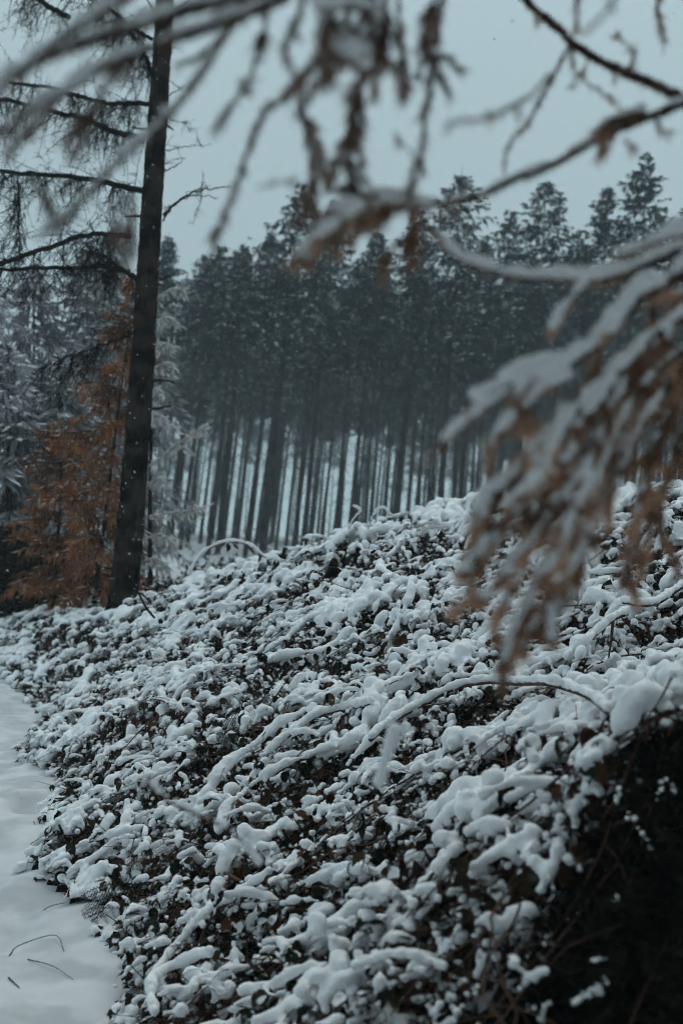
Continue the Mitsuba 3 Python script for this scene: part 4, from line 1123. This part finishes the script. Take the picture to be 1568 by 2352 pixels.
def loaded(name, label, cat, pts, w, snow, d=None, lift=0.03, leaf=(), mat='m_cane', h=None, group=None, seed=0):
    """A cane or stick with its own snow, and leaves hanging from it at the given shares of its length."""
    r = np.random.default_rng(900 + seed)
    key = thing(name, label, cat, group)
    P = px_curve(pts, d, lift)
    n = len(P); t = np.linspace(0, 1, n)
    scene[key + '__stem'] = mikit.ply(tubes([(P, np.linspace(w, w * 0.5, n))], 7), mat, smooth=True)
    if snow > 0:
        k = max(4, int(n * 1.6)); s = np.linspace(0, 1, k) * (n - 1); i = np.minimum(s.astype(int), n - 2); a = (s - i)[:, None]
        p = P[i] * (1 - a) + P[i + 1] * a
        rr = snow * (0.95 + 0.12 * np.sin(s * 0.7 + seed) + r.normal(0, 0.08, k))
        ok = rr > 0.3 * snow
        hh = h or max(0.005, snow * 0.35)
        scene[key + '__snow'] = mikit.ply(blob_mesh((p + np.column_stack([r.normal(0, 0.15 * snow, k), r.normal(0, 0.15 * snow, k), 0.55 * rr + w]))[ok], rr[ok], hh, flat=1.0, rough=0.05, seed=seed), 'm_snow', smooth=True)
        stuff(key + '__snow', 'narrow ridge of snow along it')
    for q, s in enumerate(leaf):
        p = P[int(s * (n - 1))]
        az = r.uniform(0, 6.28); d0 = unit(np.array([math.cos(az) * 0.6, math.sin(az) * 0.6, -0.9]))
        sv = unit(np.cross(d0, r.normal(0, 1, 3))); L = r.uniform(0.05, 0.08)
        nm = 'leaf' if q == 0 else f'leaf_{q:03d}'
        scene[f'{key}__{nm}'] = mikit.ply(leaves(p[None] - [0, 0, 0.004], d0[None], sv[None], np.cross(sv, d0)[None], [L], [L * 0.62]), 'm_leaf_brown' if r.random() < 0.7 else 'm_leaf', smooth=True)
    return key


loaded('arching_cane', 'snowy bramble cane arching over the crest with brown leaves hanging from it', 'bramble', [(432, 1322), (450, 1290), (478, 1262), (520, 1246), (565, 1250), (600, 1275), (632, 1300), (655, 1330)], 0.006, 0.0125, 8.0, leaf=(0.25, 0.45, 0.5, 0.62, 0.7, 0.78, 0.85, 0.9), seed=1)
loaded('arching_cane', 'dark upright cane curving up before the foot of the big trunk', 'bramble', [(355, 1420), (335, 1395), (318, 1362), (306, 1335), (299, 1300)], 0.010, 0.0, 8.4, leaf=(0.95,), mat='m_twig_dark', seed=2)
loaded('arching_cane', 'snow tipped shoot sticking up from the crest left of centre', 'bramble', [(800, 1215), (815, 1190), (828, 1175), (812, 1165)], 0.004, 0.010, 7.4, seed=3)
loaded('arching_cane', 'curled snowy shoot on top of the crest at the centre', 'bramble', [(845, 1215), (860, 1180), (880, 1168), (898, 1185)], 0.004, 0.010, 7.3, seed=4)
loaded('fallen_stick', 'long bent stick under a smooth ribbon of snow right of centre', 'stick', [(850, 1700), (905, 1655), (965, 1622), (1045, 1582), (1120, 1568), (1190, 1572), (1250, 1572), (1300, 1584), (1352, 1605), (1395, 1640)], 0.009, 0.0135, None, 0.09, seed=5)
loaded('fallen_stick', 'straight snow lined stick sloping up left of the long bent one', 'stick', [(612, 1735), (665, 1690), (721, 1650), (790, 1630), (850, 1618)], 0.007, 0.015, None, 0.09, seed=6)
loaded('fallen_stick', 'reddish cane with a thick snow ridge near the right edge', 'stick', [(1440, 1410), (1408, 1424), (1365, 1460), (1334, 1487), (1280, 1520), (1230, 1545)], 0.008, 0.014, None, 0.08, seed=7)
loaded('fallen_stick', 'short brown upright stem beside the reddish cane at the right', 'stick', [(1407, 1428), (1403, 1470), (1397, 1512)], 0.006, 0.0, 3.9, seed=8)
loaded('fallen_stick', 'bare cane bowed under snow at the far right edge of the bank', 'stick', [(1600, 1330), (1560, 1352), (1520, 1380), (1480, 1392), (1430, 1385)], 0.009, 0.013, None, 0.10, seed=9)
loaded('fallen_stick', 'reddish snowy cane running down to the lower left in the foreground', 'stick', [(620, 2010), (595, 2028), (530, 2072), (475, 2104), (430, 2150), (385, 2206), (345, 2262)], 0.0065, 0.013, None, 0.08, seed=10)
loaded('fallen_stick', 'forked brown cane near the bottom edge left of centre', 'stick', [(480, 2196), (440, 2212), (380, 2236), (348, 2266), (352, 2335)], 0.006, 0.015, None, 0.10, seed=11)
loaded('fallen_stick', 'bare reddish broken cane end in the dark hollow low at the centre', 'stick', [(500, 2000), (545, 2020), (590, 2050)], 0.006, 0.0, None, 0.08, seed=12)
loaded('fallen_stick', 'blurred snowy cane standing out close to the camera low left of centre', 'stick', [(335, 1800), (400, 1850), (475, 1882), (552, 1930), (590, 1990)], 0.003, 0.007, 1.9, seed=13)
loaded('fallen_stick', 'blurred drooping cane end with a snow plug just below the middle', 'stick', [(905, 1690), (888, 1740), (876, 1790), (868, 1810)], 0.003, 0.009, 1.8, seed=14)
loaded('fallen_stick', 'thin dark cane leaning across the snow left of the middle', 'stick', [(672, 1545), (640, 1590), (612, 1630)], 0.004, 0.0, None, 0.05, mat='m_twig_dark', seed=15)
loaded('fallen_stick', 'short broken brown stick end poking out below the middle', 'stick', [(745, 1735), (690, 1745), (640, 1752)], 0.009, 0.016, None, 0.06, seed=16)

def twig(label, pts, w=0.002):
    key = thing('bare_twig', label, 'twig')
    w *= 0.75
    W = np.array([[*hit_path(u, v)[:2], 0] for u, v in pts]); W[:, 2] = ground_z(W[:, 0], W[:, 1]) + 0.003
    W[1:-1, 2] += 0.010
    scene[key] = mikit.ply(tubes([(curve(W, 14), np.linspace(w, w * 0.5, 14))], 5), 'm_grass', smooth=True)


twig('bent dry grass stalk lying on the snow at the lower left', [(22, 2190), (45, 2160), (125, 2154), (147, 2192)], 0.0028)
twig('thin straight stalk half sunk in the snow below the bent one', [(64, 2198), (120, 2228), (168, 2260)], 0.0024)
twig('tiny stalk slanting out of the path beside the thicket', [(76, 1903), (101, 1938)], 0.002)
twig('short stalk lying across the path edge at the lower left', [(100, 2088), (120, 2078), (150, 2070)], 0.0026)
twig('dark curved stalk near the bottom left corner', [(20, 2245), (45, 2270)], 0.004)

LEAF_SPOTS = [(891, 1425, 'm_leaf_brown', 0.07, 'brown crumpled leaf standing up right of centre'), (907, 1408, 'm_leaf', 0.06, 'black curled leaf beside the brown crumpled one'), (680, 1511, 'm_leaf', 0.055, 'dark leaf under a snow cap left of the middle'),
              (640, 1542, 'm_leaf_brown', 0.055, 'brown leaf at the tip of the leaning dark cane'), (775, 1568, 'm_leaf', 0.085, 'large dark green leaf hanging in a gap at the centre of the bank'), (588, 1596, 'm_leaf_brown', 0.05, 'small red brown leaf on the snow left of the middle'),
              (833, 1612, 'm_leaf', 0.075, 'long dark leaf beneath a round snow pillow'), (560, 1645, 'm_leaf', 0.07, 'olive green leaf beside a fern tip'), (1401, 1338, 'm_leaf', 0.07, 'black oval leaf below a snowy tuft near the right edge'),
              (1324, 1655, 'm_leaf', 0.09, 'large shadowed leaf under the end of the long bent stick'), (1321, 1708, 'm_leaf', 0.08, 'black leaf hanging below the large shadowed one'), (994, 1478, 'm_leaf', 0.075, 'dark leaf in a hollow at the foot of the rusty bough'),
              (1536, 1215, 'm_leaf', 0.06, 'narrow black leaf high on the bank at the right edge'), (307, 1898, 'm_leaf', 0.065, 'black leaf hanging in a hollow low on the left slope'), (45, 1858, 'm_leaf', 0.05, 'dark leaf lying alone on the snowy path'),
              (625, 1330, 'm_leaf_brown', 0.09, 'ochre brown leaf clump hanging beneath the arching cane'), (508, 1288, 'm_leaf_brown', 0.07, 'brown leaf dangling inside the arch of the snowy cane'), (1240, 1455, 'm_leaf', 0.05, 'small dark leaf below the tip of the rusty bough')]
for q, (u, v, mat, L, lab) in enumerate(LEAF_SPOTS):
    r = np.random.default_rng(1200 + q)
    p, d = hit(u, v - 8, 0.06 if q != 14 else 0.01)
    key = thing('bramble_leaf', lab, 'leaf')
    dv = unit(np.array([r.normal(0, 0.35), -0.25, -1.0])) if q != 14 else unit(np.array([1.0, 0.2, 0.05]))
    sv = unit(np.array([1.0, r.normal(0, 0.3), r.normal(0, 0.3)])); sv = unit(sv - dv * (sv @ dv)) if q != 14 else np.array([0.2, -1.0, 0.0])
    blade = leaves(p[None], dv[None], sv[None], np.cross(sv, dv)[None], [L], [L * 0.7], 0.25, 0.25)
    stalk = tubes([(np.array([p + [0, 0.02, 0.03], p + [0, 0.008, 0.012], p, p + dv * L * 0.5]), [0.0014, 0.0012, 0.001, 0.0006])], 4)
    scene[key + '__blade'] = mikit.ply(blade, mat, smooth=True)
    scene[key + '__stalk'] = mikit.ply(stalk, 'm_stalk')

FERNS = [((455, 1628), (470, 1680), 0.30, 'dark comb like fern tip on the snow left of the middle'), ((480, 1640), (492, 1690), 0.26, 'second fern tip just right of the dark comb like one'), ((548, 1628), (530, 1690), 0.3, 'dark fern tip beside the olive green leaf'),
         ((430, 1925), (350, 1950), 0.34, 'brown fern frond lying on the snow low on the left slope'), ((420, 1915), (425, 1960), 0.26, 'short fern tip beside the lying brown frond'), ((270, 2010), (250, 2075), 0.32, 'black fern frond hanging over the path edge at the lower left'),
         ((275, 2050), (188, 2148), 0.5, 'large dark fern frond drooping onto the path at the lower left'), ((310, 2040), (290, 2140), 0.5, 'rusty withered fern behind the large drooping frond'), ((915, 1455), (905, 1500), 0.26, 'fern combs near the brown crumpled leaf'),
         ((935, 1450), (940, 1495), 0.24, 'small fern tip right of the fern combs'), ((1215, 1465), (1225, 1530), 0.3, 'dark fern under the rusty bough tip'), ((1200, 1520), (1215, 1580), 0.3, 'fern hanging in the hollow above the long bent stick'),
         ((1155, 1520), (1170, 1580), 0.3, 'fern at the left end of that hollow'), ((1095, 1640), (1080, 1710), 0.3, 'fern hanging below the middle of the long bent stick'), ((660, 1600), (650, 1665), 0.3, 'fern hanging under a snow pillow near the middle'),
         ((330, 1760), (300, 1830), 0.34, 'brown fern on the left slope above the path'), ((600, 1830), (590, 1900), 0.34, 'fern hanging in a dark hollow below the middle'), ((395, 1540), (385, 1610), 0.34, 'withered fern high on the left slope'), ((390, 1455), (392, 1530), 0.36, 'tall withered fern clump upright on the left slope'),
         ((705, 1800), (690, 1870), 0.32, 'fern in the broad dark hollow at the centre'), ((230, 1660), (205, 1720), 0.36, 'reddish withered fern on the far left slope')]
for q, (a, b_, L, lab) in enumerate(FERNS):
    r = np.random.default_rng(1500 + q)
    p, d = hit(*a, 0.05); e = at(b_[0], b_[1], d - 0.12)
    key = thing('bracken_frond', lab, 'fern')
    dv = unit(e - p + [0, 0, 0.25 * np.linalg.norm(e - p)])
    L = max(L * 0.7, 1.25 * np.linalg.norm(e - p))
    scene[key] = mikit.ply(frond(p, dv, L, 0.085 + 0.05 * r.random(), 0.35, r, r.normal(0, 0.5)), 'm_fern' if q not in (0, 1, 2, 5, 6) else 'm_shrub')
more = []
for x, y in sample_bank(95, 2.2, 7.5, 0.1):
    z = canopy(x, y) - 0.06
    az = rng.normal(-2.2, 0.9)
    more.append(frond(np.array([x, y, z]), [math.cos(az), math.sin(az), rng.uniform(-0.3, 0.3)], rng.uniform(0.22, 0.42), rng.uniform(0.07, 0.11), rng.uniform(0.4, 0.9), rng, rng.normal(0, 0.5)))
scene[thicket + '__dead_frond'] = mikit.ply(join(*more), 'm_fern')

# ---------------------------------------------------------------- dark shrub on the near side of the ridge, lower right
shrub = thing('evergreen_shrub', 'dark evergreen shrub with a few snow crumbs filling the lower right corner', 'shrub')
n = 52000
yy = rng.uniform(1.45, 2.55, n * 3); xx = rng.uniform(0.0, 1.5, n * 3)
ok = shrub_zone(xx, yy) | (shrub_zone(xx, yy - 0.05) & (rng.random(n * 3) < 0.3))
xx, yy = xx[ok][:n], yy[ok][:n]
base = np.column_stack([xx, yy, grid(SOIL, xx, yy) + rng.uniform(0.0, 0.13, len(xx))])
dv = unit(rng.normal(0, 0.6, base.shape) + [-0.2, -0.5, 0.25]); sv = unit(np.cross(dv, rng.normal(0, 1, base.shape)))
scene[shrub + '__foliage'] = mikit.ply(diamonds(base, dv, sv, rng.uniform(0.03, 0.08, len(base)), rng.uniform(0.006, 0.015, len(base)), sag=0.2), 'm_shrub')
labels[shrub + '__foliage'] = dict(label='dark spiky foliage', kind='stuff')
sc_, sr_ = [], []
for u, v, a in [(1180, 2212, 1.0), (1175, 2200, .7), (1219, 2244, 1.2), (1205, 2236, .8), (969, 2254, 1.0), (1054, 2214, 1.0), (1034, 2240, .8), (1304, 1974, 1.1), (1316, 1982, .8), (1265, 2035, .8), (1034, 2264, .8), (1036, 2290, .8), (1040, 2320, .9), (1058, 2250, .6), (1076, 2290, .7),
                (979, 2289, .8), (987, 2315, .8), (999, 2345, .9), (1145, 2080, .7), (1150, 2180, .6), (1254, 2160, .6), (1374, 2269, .9), (1350, 2285, .7), (1320, 2300, .6), (1390, 2255, .7), (1250, 2320, .7), (1230, 2330, .7), (1420, 1830, .7), (1440, 1880, .6), (1475, 1912, .8), (1520, 1810, .8), (1545, 1815, .6), (1380, 2200, .5), (1420, 2060, .5)]:
    p, d = hit(u, v, 0.07)
    ax_ = rng.normal(0, 1, 3) * [0.6, 0.4, 0.7]
    for q_ in range(7):
        sc_.append(p + ax_ * 0.006 * (q_ - 3) + rng.normal(0, 0.003, 3)); sr_.append(0.0058 * a * rng.uniform(0.6, 1.2))
stuff(shrub + '__snow', 'sparse crumbs of snow')
scene[shrub + '__snow'] = mikit.ply(blob_mesh(sc_, sr_, 0.004, seed=9, rough=0.08), 'm_snow', smooth=True)

# ---------------------------------------------------------------- snowflakes in the air
nf = 800
dd = 1.5 + 22 * rng.random(nf) ** 0.8
c = np.array([at(rng.uniform(0, 1568), rng.uniform(0, 2352), d) for d in dd])
c = c[c[:, 2] > np.maximum(np.where(in_view(c[:, 0], c[:, 1], 1.0), canopy(c[:, 0], c[:, 1]), 0), 0) + 0.25]
flakes = thing('falling_snow', 'small snowflakes drifting down through the air', 'snow', kind='stuff')
scene[flakes] = mikit.ply(lumps(c, rng.normal(0, 1, c.shape), 0.0045, 0.0040, 0.0036, rng), 'm_snow_far')

# ---------------------------------------------------------------- the misty air
scene['haze'] = dict(type='cube', to_world=mi.ScalarTransform4f().translate([0, 320, 18]).scale([420, 400, 22]), bsdf=dict(type='ref', id='m_null'), interior=dict(type='ref', id='haze_air'))
labels['haze'] = dict(label='thin wintry mist filling the air between the trees', category='mist', kind='stuff')
